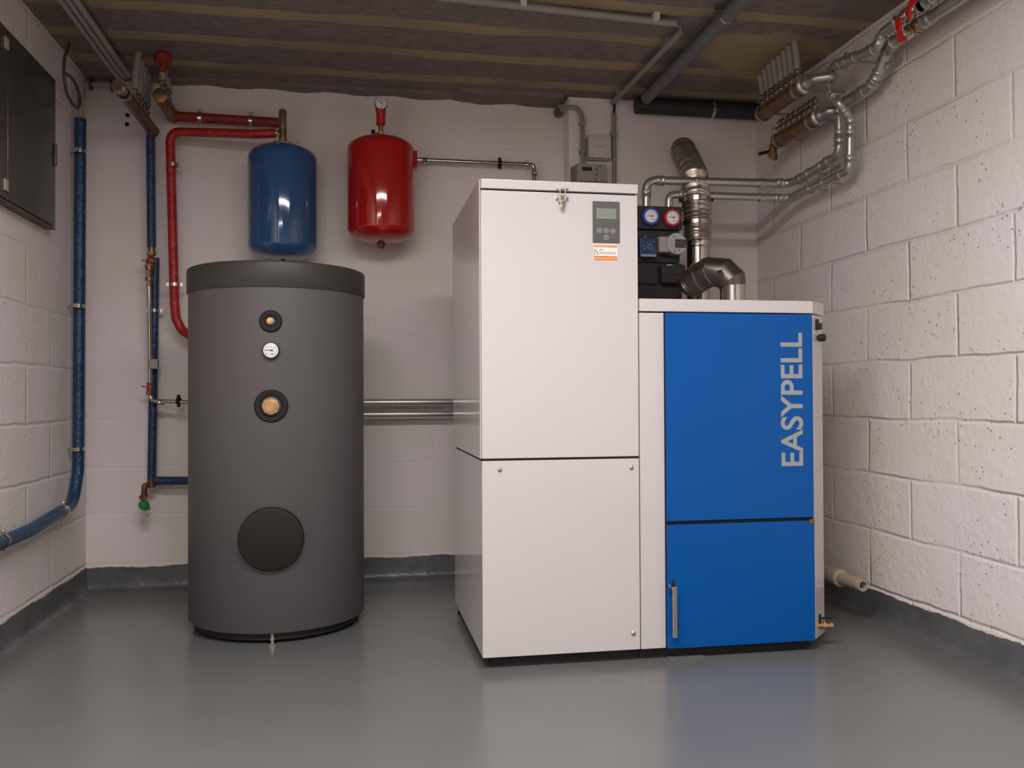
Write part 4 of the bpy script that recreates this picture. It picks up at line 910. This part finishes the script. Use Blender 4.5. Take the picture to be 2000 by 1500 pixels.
# ceiling conduits
zt2 = ZC-.022
a, b2 = at(840, -8, z=zt2), at(1320, 46, z=zt2)
t = thing('cable_conduit', 'long pale conduit crossing the ceiling parallel to the rear wall', 'conduit', tuple(a))
MB().tube([V(-.2, a.y, zt2), a, b2], .0125, n=14).build('conduit_tube', 'conduit', t)
for u, v in ((1022, 10), (1281, 38)):
    p = at(u, v, z=zt2); MB().box(p.x-.010, p.x+.010, p.y-.016, p.y+.022, p.z-.005, ZC, .002).build('conduit_clip', 'wplast', t)
c_, d_ = at(1328, 64, z=zt2), at(1206, 190, z=zt2)
MBt = MB().tube([b2+V(-.01, 0, 0), at(1330, 54, z=zt2), c_+V(0, .01, 0)], .004, fil=.02, n=8)
t2 = thing('cable_conduit', 'pale conduit running back across the ceiling towards the junction box', 'conduit', tuple(d_))
MBt.build('cable_link', 'conduit', t2)
MB().tube([c_, V(d_.x, 3.785, zt2)], .0115, n=14).build('conduit_tube', 'conduit', t2)
for k in (.12, .85):
    p = c_.lerp(V(d_.x, 3.785, zt2), k); MB().box(p.x-.018, p.x+.010, p.y-.010, p.y+.010, p.z-.004, ZC, .002).build('conduit_clip', 'conduit', t2)
# drain pipes under the ceiling
zg_ = ZC-.034
a, b2 = at(1470, -5, z=zg_), at(1262, 188, z=zg_)
xg = (at(1415, 42, z=zg_).x+b2.x)/2
t = thing('drain_pipe', 'wide grey drain pipe hung under the ceiling on a steel strap', 'pipe', (xg, 3.0, zg_))
MB().tube([V(xg, 1.4, zg_), V(xg, b2.y+.02, zg_)], .026, n=28).build('pipe_run', 'pvc', t)
yc = at(1413, 40, z=zg_-.02).y
mb = MB(); mb.band((xg, yc, zg_), (0, 1, 0), .026, .030, .012, n=40)
for s_ in (-1, 1): mb.box(xg+s_*.037-.014, xg+s_*.037+.014, yc-.006, yc+.006, ZC-.02, ZC-.016); mb.box(xg+s_*.044-.002, xg+s_*.044+.002, yc-.006, yc+.006, ZC-.02, ZC)
mb.build('steel_strap', 'nickel', t)
zd = ZC-.040
t = thing('drain_pipe', 'nearly black drain pipe along the top of the rear wall', 'pipe', (1.5, 3.74, zd))
MB().tube([V(xg-.02, 3.745, zd), V(XR-.002, 3.745, zd)], .036, n=28).build('pipe_run', 'pvcd', t)
xs_ = at(1396, 190, y=3.71).x; mb = MB(); mb.band((xs_, 3.745, zd), (1, 0, 0), .036, .039, .014, n=40); mb.build('pipe_bracket', 'nickel', t)
# floor stub
a = at(1686, 1144, x=1.72)
t = thing('waste_pipe', 'open cream plastic waste pipe stub low beside the right wall', 'pipe', (a.x, a.y, a.z))
dr = (V(1.70, 3.60, .130)-a).normalized()
mb = MB(); nn = 32; x_, y_ = frame(dr)
def ringp(o, r): return [o+(x_*math.cos(2*math.pi*k/nn)+y_*math.sin(2*math.pi*k/nn))*r for k in range(nn)]
Lw = (STEP_Y-a.y)/dr.y
mb.rings([ringp(a+dr*.10, .0145), ringp(a, .0145), ringp(a, .0195), ringp(a+dr*.012, .0195), ringp(a+dr*.013, .0205), ringp(a+dr*.13, .0215), ringp(a+dr*.135, .031), ringp(a+dr*.20, .031), ringp(a+dr*.21, .027), ringp(a+dr*Lw, .027)])
mb.build('pipe_stub', 'cream', t)
MB().cyl(a+dr*.05, a+dr*.052, .0146, n=24).build('pipe_bore', 'hole', t)

for o in bpy.data.objects:
    if '_o' in o: del o['_o']
